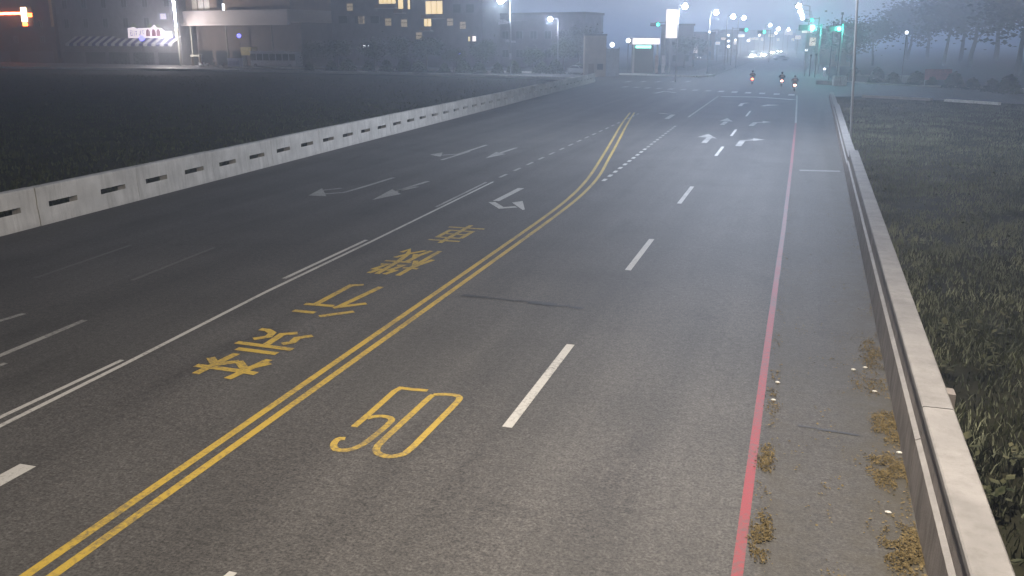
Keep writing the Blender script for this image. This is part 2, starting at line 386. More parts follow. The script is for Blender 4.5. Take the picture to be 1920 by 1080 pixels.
arrow([[(1430, 199), (1440, 197)]], 0.40, WHITE, [(1438, 198.6), (1462, 197), (1438, 196)])
arrow([[(1228, 175), (1246, 171), (1266, 174)]], 0.5, WHITE)
# speed number 50
five = [(804, 733), (778, 731), (753, 728), (742, 734), (700, 772), (666, 801)]
five2 = [(690, 785), (706, 781), (724, 781), (737, 785), (736, 792), (700, 822), (680, 836), (658, 845), (634, 845), (627, 838), (630, 829), (638, 823), (650, 823)]
zero = [(808, 740), (830, 739), (852, 741), (858, 746), (852, 754), (800, 806), (758, 848), (742, 854), (720, 856), (702, 850), (699, 842), (705, 832), (760, 782), (800, 745)]
mark("speed_number", merge(ribbon([p - Vector((.02, 0)) for p in px(five)], 0.105), ribbon([p - Vector((.02, 0)) for p in smooth_poly(px(five2), 1)], 0.10, 0.0052)), YELLOW)
mark("speed_number", ribbon([p + Vector((.045, 0)) for p in smooth_poly(px(zero) + [px(zero)[0]], 1)], 0.105), YELLOW)
# four characters for the oncoming lane; driver looks towards -Y, so the glyph is turned round
GLYPH = {
 'jin': [[(.01,.86),(.46,.86)],[(.24,1.02),(.24,.54)],[(.23,.83),(.03,.6)],[(.25,.83),(.46,.62)],
         [(.53,.86),(.99,.86)],[(.76,1.02),(.76,.54)],[(.75,.83),(.54,.62)],[(.77,.83),(.98,.6)],
         [(.22,.49),(.78,.49)],[(.04,.37),(.96,.37)],[(.5,.37),(.5,.02),(.4,.07)],[(.32,.27),(.1,.07)],[(.68,.27),(.9,.07)]],
 'xing': [[(.34,.98),(.06,.76)],[(.36,.70),(.03,.42)],[(.22,.57),(.22,.0)],[(.46,.86),(.93,.86)],[(.42,.56),(.99,.56)],[(.75,.56),(.75,.06),(.58,.1)]],
 'ji': [[(.02,.72),(.36,.72)],[(.19,1.0),(.19,0)],[(.18,.68),(.02,.36)],[(.2,.62),(.35,.44)],
        [(.5,.99),(.42,.84),(.54,.84),(.43,.64),(.57,.66)],[(.86,.99),(.78,.84),(.9,.84),(.8,.64),(.95,.66)],
        [(.38,.52),(1.0,.52)],[(.66,1.0),(.69,.5),(.78,.2),(.93,.02),(.99,.16)],[(.92,.38),(.74,.18),(.52,.03)],[(.5,.52),(.48,.24),(.38,.02)],[(.48,.34),(.6,.2)]],
 'che': [[(.1,.89),(.9,.89)],[(.2,.73),(.8,.73),(.8,.33),(.2,.33),(.2,.73)],[(.2,.53),(.8,.53)],[(.02,.15),(.98,.15)],[(.5,1.02),(.5,-.02)]]}
def glyph(key, xr, xl, y_top, y_bot, name="painted_character"):
    ms = []
    for k, s in enumerate(GLYPH[key]):
        pts = [(xr + (xl - xr) * (1 - 0) * u if False else xl + (xr - xl) * (1 - u), y_bot + (y_top - y_bot) * v) for u, v in s]
        ms.append(ribbon(pts, 0.135, 0.005 + 0.0003 * k))
    mark(name, merge(*ms), YELLOW)
# driver's right hand is world -X: u grows towards -X
def traced(strokes, wd=0.15):
    mark("painted_character", merge(*[ribbon(px([(340 + .3148 * u, 400 + .3148 * v) for u, v in st]), wd, 0.005 + .0003 * k) for k, st in enumerate(strokes)]), YELLOW)
traced([[(86, 906), (320, 936), (446, 956)], [(84, 956), (330, 836)], [(274, 986), (524, 872)], [(205, 905), (175, 860)], [(205, 902), (345, 882)], [(378, 928), (342, 882)], [(385, 926), (530, 894)],
        [(330, 807), (570, 838)], [(328, 770), (662, 813)], [(500, 788), (600, 722), (692, 715)], [(430, 750), (520, 736), (542, 714), (515, 697), (468, 692)], [(600, 780), (660, 770), (690, 745), (782, 731)]])
traced([[(822, 614), (1028, 586)], [(668, 580), (797, 593)], [(736, 540), (906, 553)], [(904, 563), (1102, 538)], [(800, 543), (1012, 430), (1086, 427)], [(930, 562), (1192, 438)]])
glyph('ji', -8.60, -9.76, 19.25, 22.0)
glyph('che', -8.62, -9.80, 23.0, 25.5)
# dark sealed crack across the lane, patched with gaps
mark("crack_seal", merge(*[ribbon([(-6.75 + i * 0.31, 18.12 - i * 0.025 + random.uniform(-.06, .06)) , (-6.45 + i * 0.31, 18.1 - i * 0.025 + random.uniform(-.06, .06))], random.uniform(0.07, 0.26), 0.006) for i in range(9)]), TAR)
mark("crack_seal", merge(*[ribbon([(0.35 + i * 0.28, 12.9 - i * .03), (0.62 + i * 0.28, 12.87 - i * .03 + random.uniform(-.03, .03))], random.uniform(.03, .07), 0.006) for i in range(3)]), TAR)

def kerb(name, pts, wd, ht, material, label=None):
    mb = MB(); P = [Vector(p) for p in resample(pts, 4)]
    for a, b in zip(P, P[1:]):
        d = (b - a).normalized(); n = Vector((-d.y, d.x)) * wd / 2
        c = [a - n, b - n, b + n, a + n]
        mb.add([(q.x, q.y, -0.1) for q in c] + [(q.x, q.y, ht) for q in c], [(0,3,2,1),(4,5,6,7),(0,1,5,4),(1,2,6,5),(2,3,7,6),(3,0,4,7)])
    return tag(mb.build(name, material), kind="structure")
kerb("kerb_field_left", [(-30.5, 132.5)] + near_L, 0.6, 0.34, KERBP)
kerb("kerb_corner_left", far_L[1:], 0.6, 0.28, KERBP)
kerb("kerb_corner_right", far_R[:5], 0.4, 0.15, CONC)
kerb("kerb_field_right", [(13.3, 96.2), (17.2, 92.2)], 0.45, 0.13, KERBP)
kerb("kerb_field_right", [(6.2, 101), (12.2, 97.0)], 0.4, 0.14, CONC)
# pavement slab of the shop corner (raised walk behind the left kerb)
pv = MB(); slab = far_L + [(-13.6, 420), (-19, 420), (-19, 178), (-40, 182), (-240, 205)]
pv.add([(x, y, 0.12) for x, y in slab], [tuple(range(len(slab)))])
tag(pv.build("pavement", mat("paving", (0.085, 0.082, 0.08), 0.85, var=0.3, scale=1.1)), kind="structure")

# ------------------------------------------------------------------ right hand wall, segment by segment
def wall_segment(y0, y1, H, label):
    t = thing("parapet_wall", label, "wall", (wallx(y0), y0, 0), 0, "concrete walls along the right shoulder")
    def strip(prof, name, material):
        m = MB(); n = len(prof); ys = [0.0, y1 - y0]; vs = []
        for yy in ys:
            for px_, z in prof: vs.append((px_ + wallx(y0 + yy) - wallx(y0), yy, z))
        m.add(vs, [(i, (i+1) % n, (i+1) % n + n, i + n) for i in range(n)] + [tuple(range(n)), tuple(range(2*n-1, n-1, -1))])
        return m.build(name, material, t)
    k = H / 1.08
    strip([(0, -0.1), (0.02, .62*k), (0.40, .62*k), (0.40, -0.1)], "wall_base", CONCD)
    strip([(0.022, .621*k), (0.075, .645*k), (0.40, .645*k), (0.40, .621*k)], "ledge", CONCP)
    strip([(0.08, .646*k), (0.09, 1.0*k), (0.40, 1.0*k), (0.40, .646*k)], "wall_face", CONCD)
    strip([(0.055, 1.001*k), (0.055, 1.075*k), (0.072, 1.09*k), (0.398, 1.09*k), (0.415, 1.075*k), (0.415, 1.001*k)], "coping", CONCP)
    return t
for y0, y1, H, l in [(-9, 4.0, 1.05, "weathered wall piece nearest the camera at the lower right corner"),
                     (4.012, 11.43, 1.05, "pale capped wall piece filling the right corner, ending at a dark joint in the coping"),
                     (11.456, 40.2, 1.05, "longest pale capped wall piece, from the coping joint to the first step down"),
                     (40.215, 75.0, 0.78, "lower wall piece with the thin tall pole rising behind it"),
                     (75.015, 90.5, 0.55, "short low wall piece near the junction, beyond the second step"),
                     (90.515, WALL_END, 0.45, "lowest wall stub at the far end by the white bollard")]:
    wall_segment(y0, y1, H, l)
tab = MB(); tab.box(0, .1, -.12, .12, -.1, 1.0)
tag(tab.build("pipe_stub", CONCD, None, (wallx(12) + 0.43, 12.25, 0)), "small concrete stub sticking out behind the right wall near the joint", "pipe")

# ------------------------------------------------------------------ left hand barrier
BAR_SEG = 4.76
bar_ang = math.atan2(-0.052, 1.0)
proto = None
def barrier():
    t = thing("road_barrier", "", "barrier", (0, 0, 0), 0, "white concrete barriers along the left field")
    L = BAR_SEG - 0.008
    MB().prism([(0, -.1), (0, .12), (-.03, .52), (-.10, .42), (-.42, .36), (-.45, -.1)], 0, L).build("base_beam", CONCB, t)
    MB().prism([(-.035, .68), (-.05, 1.14), (-.08, 1.17), (-.36, 1.17), (-.39, .68)], 0, L).build("top_beam", CONCB, t)
    for a, b in [(0, .47), (1.73, 2.85), (4.11, L)]:
        MB().prism([(-.042, .44), (-.042, .679), (-.36, .679), (-.36, .40)], a, b).build("spacer", CONCB, t)
    return t
k = 0; y = 26.4 - 3 * BAR_SEG
lab = {0: "barrier piece cut by the left edge of the frame", 3: "barrier piece from the left edge with two dark slots, nearest full one"}
while y < BAR_END:
    if proto is None: proto = o = barrier()
    else: o = copy_tree(proto)
    o.location = (barx(y) + random.uniform(-.02, .02), y, random.uniform(-.012, .006)); o.rotation_euler = (random.uniform(-.002, .002), random.uniform(-.008, .008), math.atan(0.052) + random.uniform(-.002, .002))
    n = k + 1
    o["label"] = "slotted white barrier piece number %d counted along the left field from the camera" % n
    if y > BAR_END - BAR_SEG: o["label"] = "farthest slotted barrier piece, ending at the junction by the beige cabin"
    k += 1; y += BAR_SEG
# reflector lying on the barrier top
pr = Vector((barx(92) - .2, 92, 1.17)); MB().box(-.1, .1, -1.6, 1.6, 0, .05).build("reflector_strip", CONCP, None, pr)
tag(bpy.data.objects["reflector_strip"], "bright pale strip lying on top of the far barrier", "strip")

# ------------------------------------------------------------------ grass, weeds, leaves
def blades(name, material, n, region, h0, h1, wd, label, dens):
    mb = MB(); c = 0; tries = 0
    while c < n and tries < n * 6:
        tries += 1
        x, y = region()
        if x is None: continue
        nz = noise.noise(Vector((x * .35, y * .35, 3.1))) + 0.6 * noise.noise(Vector((x * 1.3, y * 1.3, 8.0)))
        if random.random() > (dens + nz * 0.8) * (1.0 if x < 0 else min(1.0, max(.06, (y - 9) / 15) if material is GRASS else .8)): continue
        a = random.uniform(0, 6.283); h = random.uniform(h0, h1) * (1 + 0.7 * nz); w_ = random.uniform(.5, 1) * wd
        lx, ly = math.cos(a) * w_, math.sin(a) * w_; b = random.uniform(.1, .8) * h; ba = random.uniform(0, 6.283)
        bx, by = math.cos(ba) * b, math.sin(ba) * b
        mb.add([(x-lx, y-ly, -.16), (x+lx, y+ly, -.16), (x+lx*.7+bx*.4, y+ly*.7+by*.4, h*.6-.16), (x-lx*.7+bx*.4, y-ly*.7+by*.4, h*.6-.16), (x+bx, y+by, h-.16)], [(0,1,2,3), (3,2,4)]); c += 1
    me = bpy.data.meshes.new(name); me.from_pydata(mb.v, [], mb.f); me.materials.append(material)
    o = bpy.data.objects.new(name, me); sc.collection.objects.link(o)
    return tag(o, label, "grass", kind="stuff")
def reg_right():
    y = 9 + 88 * random.random() ** 1.5; x = wallx(y) + .5 + random.random() ** 1.2 * (2.5 + .42 * y)
    return x, y
def reg_left():
    y = 14 + 118 * random.random() ** 1.5; x = barx(y) - .6 - random.random() ** 1.15 * (8 + .75 * y)
    if y > 137 + (-41 - x) * .3 and x < -41: return None, None
    return x, y
def reg_right_near():
    y = 4 + 22 * random.random() ** 1.2; x = wallx(y) + .5 + random.random() ** 1.2 * (2.5 + .42 * y); return x, y
GRASS_SHADE = foliage("grass_blades_shade_tone", (0.011, 0.015, 0.009), (0.05, 0.056, 0.03), 0.6)  # shade beside the wall put into a darker grass colour
blades("grass", GRASS_SHADE, 26000, reg_right_near, .05, .22, .016, "weedy grass with shade in its dark colour, beside the near end of the right wall", .6)
blades("grass", GRASS, 70000, reg_right, .05, .20, .018, "dry tufted grass on the field right of the wall", .62)
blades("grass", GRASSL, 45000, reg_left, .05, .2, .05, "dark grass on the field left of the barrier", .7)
def weeds():
    mb = MB()
    for _ in range(620):
        y = 4 + 40 * random.random() ** 1.7; x = wallx(y) + .6 + random.random() * (1.5 + .4 * y)
        if noise.noise(Vector((x * .5, y * .5, 1))) < -.05: continue
        for _k in range(random.randint(3, 9)):
            a = random.uniform(0, 6.283); L = random.uniform(.06, .2); t = random.uniform(-.2, .7); z = random.uniform(.02, .28)
            d = Vector((math.cos(a) * math.cos(t), math.sin(a) * math.cos(t), math.sin(t))); s_ = Vector((-math.sin(a), math.cos(a), 0)) * L * .34
            o = Vector((x, y, z)) + d * .03
            mb.add([o, o + d * L * .5 + s_, o + d * L, o + d * L * .5 - s_], [(0, 1, 2, 3)])
    o = mb.build("weeds", WEED); return tag(o, "broad leaved weeds scattered over the grass right of the wall", "weeds", kind="stuff")
weeds()
def heap(name, cx, cy, rx, ry, n, hh, label, material=DRYLEAF):
    mb = MB()
    for _ in range(int(n * 4.2)):
        a = random.uniform(0, 6.283); r = random.random() ** .6; x = min(cx + math.cos(a) * r * rx * 1.15 + random.gauss(0, .03), wallx(cy) - .01); y = cy + math.sin(a) * r * ry * 1.3 + random.gauss(0, .08)
        if noise.noise(Vector((x * 4, y * 4, 5))) < -.25: continue
        z = .008 + random.random() * hh * .28 * (1 - r * r); L = random.uniform(.012, .036)
        q = Matrix.Rotation(random.uniform(0, 6.283), 3, 'Z') @ Matrix.Rotation(random.uniform(-.4, .4), 3, 'X') @ Matrix.Rotation(random.uniform(-.5, .5), 3, 'Y')
        mb.add([Vector((x, y, z)) + q @ Vector(v) for v in [(-L*.5, 0, 0), (0, -L*.4, .01), (L*.6, 0, 0), (0, L*.4, .01)]], [(0, 1, 2, 3)])
    o = mb.build(name, material); return tag(o, label, "leaf pile", "dry leaf piles on the right shoulder")
heap("leaf_pile", 1.50, 9.75, .22, .42, 420, .09, "largest dry leaf pile, at the foot of the wall near the bottom edge")
heap("leaf_pile", 1.48, 11.75, .22, .42, 330, .07, "dry leaf pile at the wall foot, beside the coping joint")
heap("leaf_pile", 1.60, 13.25, .20, .45, 300, .06, "leaf pile at the wall foot just above the coping joint")
heap("leaf_pile", 1.58, 16.5, .16, .7, 160, .04, "thin scatter of pale leaves at the wall foot, farthest up the shoulder")
heap("leaf_pile", 1.45, 15.0, .25, .5, 80, .03, "sparse brown leaves on the shoulder in the middle of the leaf row")
heap("leaf_pile", -.03, 9.6, .10, .40, 190, .05, "narrow yellow leaf strip just right of the red line, nearest the bottom")
heap("leaf_pile", -.05, 11.6, .09, .38, 110, .04, "small leaf strip right of the red line, second from the bottom")
heap("leaf_pile", -.02, 13.8, .09, .5, 40, .03, "few leaves right of the red line, farthest from the bottom")
sl = MB()
for _ in range(4200):
    y = 8.5 + 26 * random.random() ** 1.6; u = random.random() ** 2.2; x = wallx(y) - .02 - u * 1.5
    if random.random() < .22: x = random.gauss(-.02, .06)
    if noise.noise(Vector((x * 2.2, y * 1.1, 9))) < -.02 + u * .2: continue
    L = random.uniform(.012, .045); q = Matrix.Rotation(random.uniform(0, 6.283), 3, 'Z') @ Matrix.Rotation(random.uniform(-.35, .35), 3, 'X')
    sl.add([Vector((x, y, .012)) + q @ Vector(v) for v in [(-L*.5, 0, 0), (0, -L*.4, .004), (L*.6, 0, 0), (0, L*.4, .004)]], [(0, 1, 2, 3)])
tag(sl.build("fallen_leaves", DRYLEAF), "loose dry leaves and grit scattered over the right shoulder", "leaves", kind="stuff")
for i, (x, y) in enumerate([(1450, 751), (1458, 718), (1665, 962), (1686, 850), (1600, 694), (1622, 690), (1640, 735)]):
    p = g(x, y); m = MB(); m.ball((0, 0, .012), .035, 7, 5, (1.2, .8, .45)); o = m.build("litter_scrap", LITM, None, p)
    tag(o, ["bright white scrap lying right of the red line", "pale scrap beyond the bright one, right of the red line", "pale scrap on the shoulder above the largest leaf pile", "scrap at the wall foot below the coping joint", "scrap lying out in the middle of the shoulder", "scrap beside the one in mid shoulder, nearer the wall", "scrap against the wall foot halfway up"][i], "litter", "pale scraps on the shoulder")

# ------------------------------------------------------------------ street lamps
LENSC = emit("cool_lamp_lens", (0.80, 0.90, 1.0), 70)
LENSW = emit("warm_lamp_lens", (1.0, 0.82, 0.6), 30)
def street_lamp(loc, H, arm, arm_dir, label, energy=0, col=(1, 1, 1), lens=LENSC, head=0.5, lean=(0, 0), group="street lamps", r=0.09, radius=0.25):
    t = thing("street_lamp", label, "street lamp", loc, 0, group)
    a = Vector((math.cos(arm_dir), math.sin(arm_dir), 0)); top = Vector((lean[0], lean[1], H))
    MB().tube([(0, 0, -.1), (0, 0, .5), top * .5, top], [r * 1.25, r * 1.15, r, r * .7], 10).build("pole", METAL, t, smooth=True)
    e = top + a * arm + Vector((0, 0, arm * .12))
    MB().tube([top - Vector((0, 0, .05)), top + a * arm * .4 + Vector((0, 0, arm * .08)), e], [r * .6, r * .5, r * .45], 8).build("arm", METAL, t, smooth=True)
    hb = MB(); hb.ball((0, 0, 0), 1, 12, 8, (head * 1.1, head * .5, head * .22)); h = hb.build("lamp_head", METAL, t, e + a * head * .6, smooth=True); h.rotation_euler = (0, 0, arm_dir)
    lb = MB(); lb.ball((0, 0, 0), 1, 12, 8, (head * .62, head * .6, head * .55)); lb.build("lens", lens, h, (0, 0, -head * .2), smooth=True)
    if energy:
        l = bpy.data.lights.new("lamp_light", 'POINT'); l.energy = energy; l.color = col; l.shadow_soft_size = radius
        lo = bpy.data.objects.new("lamp_light", l); sc.collection.objects.link(lo); lo.parent = t; lo.location = e + a * head * .6 - Vector((0, 0, head * .95 + .2))
    return t
# the two lamps that light this stretch of road: the thin pole behind the wall and the one beside the camera
street_lamp((2.74, 51, -.1), 14.0, 4.5, math.pi, "tall thin pole rising behind the right wall past the top edge", COOL_LAMP, (0.82, 0.88, 1.0), lean=(-.60, 0), r=.06)
street_lamp((3.4, 9.5, -.1), 11.0, 2.9, math.pi, "street lamp beside the camera that lights the near road", WARM_LAMP, (1.0, 0.86, 0.70), LENSW)

# ------------------------------------------------------------------ trees
def tree_parts(seed, H, cr, nleaf, leaf):
    rd = random.Random(seed); tm = MB(); cm = MB()
    pts = [Vector((0, 0, -.2))]; d = Vector((rd.uniform(-.06, .06), rd.uniform(-.06, .06), 1))
    for i in range(1, 6): pts.append(Vector((d.x * i * H * .12 + rd.uniform(-.06, .06), d.y * i * H * .12 + rd.uniform(-.06, .06), H * .13 * i)))
    tm.tube(pts, [H * .028, H * .023, H * .019, H * .016, H * .012, H * .007], 8)
    tips = [pts[-1]]
    for i in range(9):
        b = pts[rd.randint(2, 4)].lerp(pts[5], rd.random() * .5); a = rd.uniform(0, 6.283); L = cr * rd.uniform(.55, 1.0)
        e = b + Vector((math.cos(a) * L, math.sin(a) * L, rd.uniform(.1, .55) * H * .5)); mid = b.lerp(e, .5) + Vector((0, 0, .1 * L))
        tm.tube([b, mid, e], [H * .010, H * .006, H * .002], 6); tips += [e, mid.lerp(e, .5)]
        tips.append(mid + Vector((rd.uniform(-1, 1), rd.uniform(-1, 1), rd.uniform(0, 1))) * cr * .35)
    for _ in range(nleaf):
        c = rd.choice(tips); s_ = cr * .34
        p = c + Vector((rd.gauss(0, s_), rd.gauss(0, s_), rd.gauss(.1, s_ * .75)))
        q = Matrix.Rotation(rd.uniform(0, 6.283), 3, 'Z') @ Matrix.Rotation(rd.uniform(0, 3.14), 3, 'X'); L = leaf * rd.uniform(.6, 1.3)
        cm.add([p + q @ Vector(v) for v in [(-L, 0, 0), (0, -L * .55, .15 * L), (L, 0, 0), (0, L * .55, .15 * L)]], [(0, 1, 2, 3)])
    return tm, cm
def make_tree(name, seed, H, cr, nleaf, leaf, label, group):
    t = thing(name, label, "tree", group=group); tm, cm = tree_parts(seed, H, cr, nleaf, leaf)
    tm.build("trunk", BARK, t, smooth=True); cm.build("crown", LEAF, t); return t
treeA = make_tree("broadleaf_tree", 1, 9.0, 3.2, 2600, .26, "", "trees round the junction")
treeB = make_tree("broadleaf_tree", 2, 8.0, 2.8, 2300, .24, "", "trees round the junction")
treeC = make_tree("broadleaf_tree", 3, 11.0, 3.6, 2900, .28, "", "trees round the junction")
bushP = thing("hedge_shrub", "", "shrub", group="shrubs beyond the cross street")
_b = MB()
for _ in range(1100):
    a = random.uniform(0, 6.283); rr = random.random() ** .5; zz = random.random()
    p = Vector((math.cos(a) * rr * 1.5 * (1.1 - zz * .6), math.sin(a) * rr * 1.1 * (1.1 - zz * .6), .1 + zz * 2.0 * (1 - .25 * rr)))
    q = Matrix.Rotation(random.uniform(0, 6.283), 3, 'Z') @ Matrix.Rotation(random.uniform(0, 3.14), 3, 'X'); L = random.uniform(.1, .22)
    _b.add([p + q @ Vector(v) for v in [(-L, 0, 0), (0, -L * .5, 0), (L, 0, 0), (0, L * .5, 0)]], [(0, 1, 2, 3)])
_b.build("foliage", LEAF, bushP); MB().tube([(0, 0, -.2), (0, 0, .8)], [.06, .03], 6).build("stem", BARK, bushP)
used = set()
def put(proto_, loc, label, s=1.0):
    if proto_.name not in used:
        used.add(proto_.name); o = proto_; o.location = loc; o.rotation_euler = (0, 0, random.uniform(0, 6.28)); o["label"] = label; o.scale = (s,) * 3
    else: o = dup(proto_, loc, random.uniform(0, 6.28), label, s)
    return o
def base(pxx, D):
    p = at(pxx, 78, D); return Vector((p.x, p.y, -.1))
# right of the road beyond the cross street
RTREES = [(1640, 141, treeB, .9, "slim hazy tree just right of the tall thin pole"), (1692, 128, treeA, .85, "hazy tree with a thin trunk under the small white light"), (1712, 150, treeB, 1.0, "hazy tree close behind the one under the small white light"),
          (1738, 122, treeC, .8, "hazy tree left of the reddish hoarding"), (1775, 138, treeA, 1.1, "hazy tree standing behind the reddish hoarding"), (1796, 118, treeC, .85, "tree at the right end of the reddish hoarding"),
          (1830, 112, treeB, 1.2, "tree above the pale kerb on the right"), (1868, 104, treeA, 1.15, "second tree from the right edge, above the kerb end"), (1915, 98, treeC, 1.0, "tree at the right edge of the frame"), (1960, 100, treeB, 1.1, "tree just past the right edge of the frame")]
for i, (x, D, p, s, l) in enumerate(RTREES): put(p, base(x + (0, 9, -6, 4)[i % 4], D * (1.6, 2.3, 1.9, 2.6)[i % 4]), l, s * (1.7, 2.5, 2.2, 2.7)[i % 4])
# left, between the kerb and the houses
LTREES = [(585, 186, treeB, .75, "tree just right of the parked bus"), (632, 182, treeA, .7, "dim tree below the lit white window"), (700, 178, treeB, .8, "dim tree beside the pair of small headlights"), (752, 176, treeC, .6, "dim tree left of the yellow windows"),
          (800, 172, treeA, .75, "tree below the yellow windows"), (850, 170, treeB, .6, "tree by the small blue light"), (905, 172, treeC, .55, "tree under the small lit doorway"), (1000, 170, treeB, .6, "tree right of the camera mast"), (1056, 172, treeA, .7, "tree under the second street lamp"), (1085, 190, treeC, .8, "tree behind the beige cabin")]
for x, D, p, s, l in LTREES: put(p, base(x, D), l, s)
FTREES = [(1285, 205, treeA, .8, "tree behind the tall lit sign"), (1306, 240, treeB, .9, "first kerbside tree of the far road on the left"), (1322, 300, treeA, .9, "second kerbside tree of the far road on the left"), (1345, 380, treeC, .9, "farthest kerbside tree of the far road on the left"),
          (1552, 230, treeB, 1.0, "tree behind the right hand signal pole"), (1575, 200, treeA, 1.1, "tree between the right signal pole and the thin pole"), (1600, 175, treeC, .9, "tree behind the thin pole"), (1540, 330, treeC, 1.0, "distant tree on the right side of the far road")]
for x, D, p, s, l in FTREES: put(p, base(x, D), l, s)
for i in range(15):
    x = 575 + i * 36 + random.uniform(-8, 8); D = 176 - i * 1.1 + random.uniform(-2, 3)
    put(bushP, base(x, D), "low shrub beyond the cross street, number %d of fifteen counted from the bus" % (i + 1), random.uniform(.8, 1.3))
for i in range(9):
    x = 1612 + i * 37 + random.uniform(-8, 8); D = 133 - i * 4.2
    put(bushP, base(x, D), "low shrub under the right hand trees, number %d of nine counted from the thin pole" % (i + 1), random.uniform(.7, 1.1))

# ------------------------------------------------------------------ the houses across the cross street (left)
ANG = R(-11.0); FU = Vector((math.cos(ANG), math.sin(ANG), 0)); FN = Vector((-math.sin(ANG), math.cos(ANG), 0))
FP = Vector((-72, 148.5, 0)) + FN * 23
def hit(x, y, back=0.0):
    """frame point on the house line -> (distance along the line, height)"""
    d = ray(x, y); P0 = FP + FN * back; t = (P0 - CAMP).dot(FN) / d.dot(FN); p = CAMP + d * t
    return (p - FP).dot(FU), p.z
def house(name, label, cat, s0, back=0.0):
    p = FP + FU * s0 + FN * back; return thing(name, label, cat, (p.x, p.y, 0), ANG)
WALLD = mat("dark_render", (0.10, 0.08, 0.068), 0.9, var=0.3, scale=.6)
WALLG = mat("grey_render", (0.17, 0.165, 0.17), 0.9, var=0.25, scale=.7)
WALLB = mat("brown_render", (0.22, 0.15, 0.10), 0.9, var=0.25, scale=.7)
mat("red_lens", (.3, .02, .02), .3); mat("white_housing", (.7, .7, .74), .5); mat("pale_pole", (.27, .27, .23), .8)
WALLT = mat("beige_panel", (0.36, 0.31, 0.25), 0.85, var=0.15, scale=.8)
SHUT = mat("shutter", (0.14, 0.14, 0.15), 0.6, 0.3, var=0.2)
FASC = mat("fascia_panel", (0.42, 0.37, 0.34), 0.6, var=0.12)
STRIPEW = mat("white_cloth", (0.75, 0.75, 0.75), 0.8); STRIPEB = mat("blue_cloth", (0.03, 0.03, 0.22), 0.8)
TUBE = emit("white_tube", (0.86, 0.86, 1.0), 110); SIGNW = emit("lit_sign_face", (1.0, 0.86, 0.95), 1.5)
NEON = emit("red_neon", (1.0, 0.13, 0.02), 32); NEONW = emit("orange_neon", (1.0, 0.62, 0.36), 16)
WINY = emit("yellow_window", (1.0, 0.74, 0.36), 1.5); WINW = emit("white_window", (1.0, 0.86, 0.80), 2.0); WIND = emit("dim_curtain_window", (0.85, 0.62, 0.30), .35)
BLUE = emit("blue_light", (0.15, 0.15, 1.0), 5); GREEN = emit("green_light", (0.02, 1.0, 0.62), 9); GREENP = emit("pale_green_light", (0.30, 1.0, 0.72), 3.0)
WHITEL = emit("white_light", (0.86, 0.9, 1.0), 9); REDL = emit("red_tail_light", (1.0, 0.13, 0.04), 14); PINKW = emit("pinkish_lit_panel", (1.0, 0.88, 0.88), 1.3)
DOT = emit("small_white_light", (0.9, 0.93, 1.0), 4)
def shell(t, w_, dp, H, wall, roof=True):
    MB().box(0, w_, 0, dp, -.1, H).build("wall", wall, t)
    if roof: MB().box(-.2, w_ + .2, -.25, dp + .2, H + .002, H + .5).build("roof_parapet", WALLD, t)
def windows(t, w_, z0, n, wd, ht, skip=(), glass=GLASS):
    pitch = w_ / n
    for i in range(n):
        if i in skip: continue
        c = pitch * (i + .5)
        f = MB(); f.box(c-wd/2-.08, c+wd/2+.08, -.06, .0, z0-.08, z0); f.box(c-wd/2-.08, c+wd/2+.08, -.06, 0, z0+ht, z0+ht+.08)
        f.box(c-wd/2-.08, c-wd/2, -.06, 0, z0, z0+ht); f.box(c+wd/2, c+wd/2+.08, -.06, 0, z0, z0+ht); f.box(c-.03, c+.03, -.05, 0, z0, z0+ht)
        o = f.build("window", METAL, t); MB().box(c-wd/2, c+wd/2, -.03, -.004, z0, z0+ht).build("pane", glass, o)
# dark house with the red neon sign
s0, _ = hit(-120, 127); s1, _ = hit(112, 127)
t = house("dark_house", "dark brown house at the left edge behind the red neon sign", "house", s0); W_ = s1 - s0
shell(t, W_, 12, 17.5, WALLD); windows(t, W_, 5.2, 5, 1.6, 1.5); windows(t, W_, 9.0, 5, 1.6, 1.5)
for i in range(3): MB().box(W_*(i+.12)/3, W_*(i+.9)/3, -.08, -.003, 0, 3.0).build("shutter", SHUT, t)
MB().box(W_ - .55, W_ - .05, -.5, -.003, 9.0, 17.0).build("corner_post", mat("ochre_post", (0.5, .32, .14), .8), t)
def sign_pt(x, y, back=-1.2): s, z = hit(x, y, back); return s, z
a0, za = sign_pt(-60, 27); a1, _ = sign_pt(37, 27); v0, zt = sign_pt(38, 14); v1, zb = sign_pt(51, 41); b1, zc = sign_pt(59, 28)
p = FP + FU * v0 + FN * -1.2
t = thing("neon_sign", "glowing red and white neon sign shaped like a cross on the dark house", "neon sign", (p.x, p.y, 0), ANG)
MB().tube([(a0 - v0, 0, za), (-.25, 0, za)], .30, 10).build("sign_tube", NEON, t)
MB().tube([(a0 - v0, -.22, za), (-.3, -.22, za)], .17, 8).build("sign_tube", NEONW, t)
MB().box(0, v1 - v0, -.15, .25, zb, zt).build("sign_stroke", NEONW, t, bevel=.12)
MB().box(v1 - v0 + .05, b1 - v0, -.12, .22, zc - .45, zc + .45).build("sign_stroke", NEON, t, bevel=.1)
MB().box(.1, v1 - v0 - .2, -.1, .2, zb - 1.0, zb - .25).build("sign_stroke", NEON, t, bevel=.1)
MB().box(a0 - v0, b1 - v0, .3, .42, zb - 1.2, zt + .2).build("back_panel", DARKM, t)
MB().box(.2, .5, .42, 1.19, zc - .15, zc + .15).build("bracket", DARKM, t)
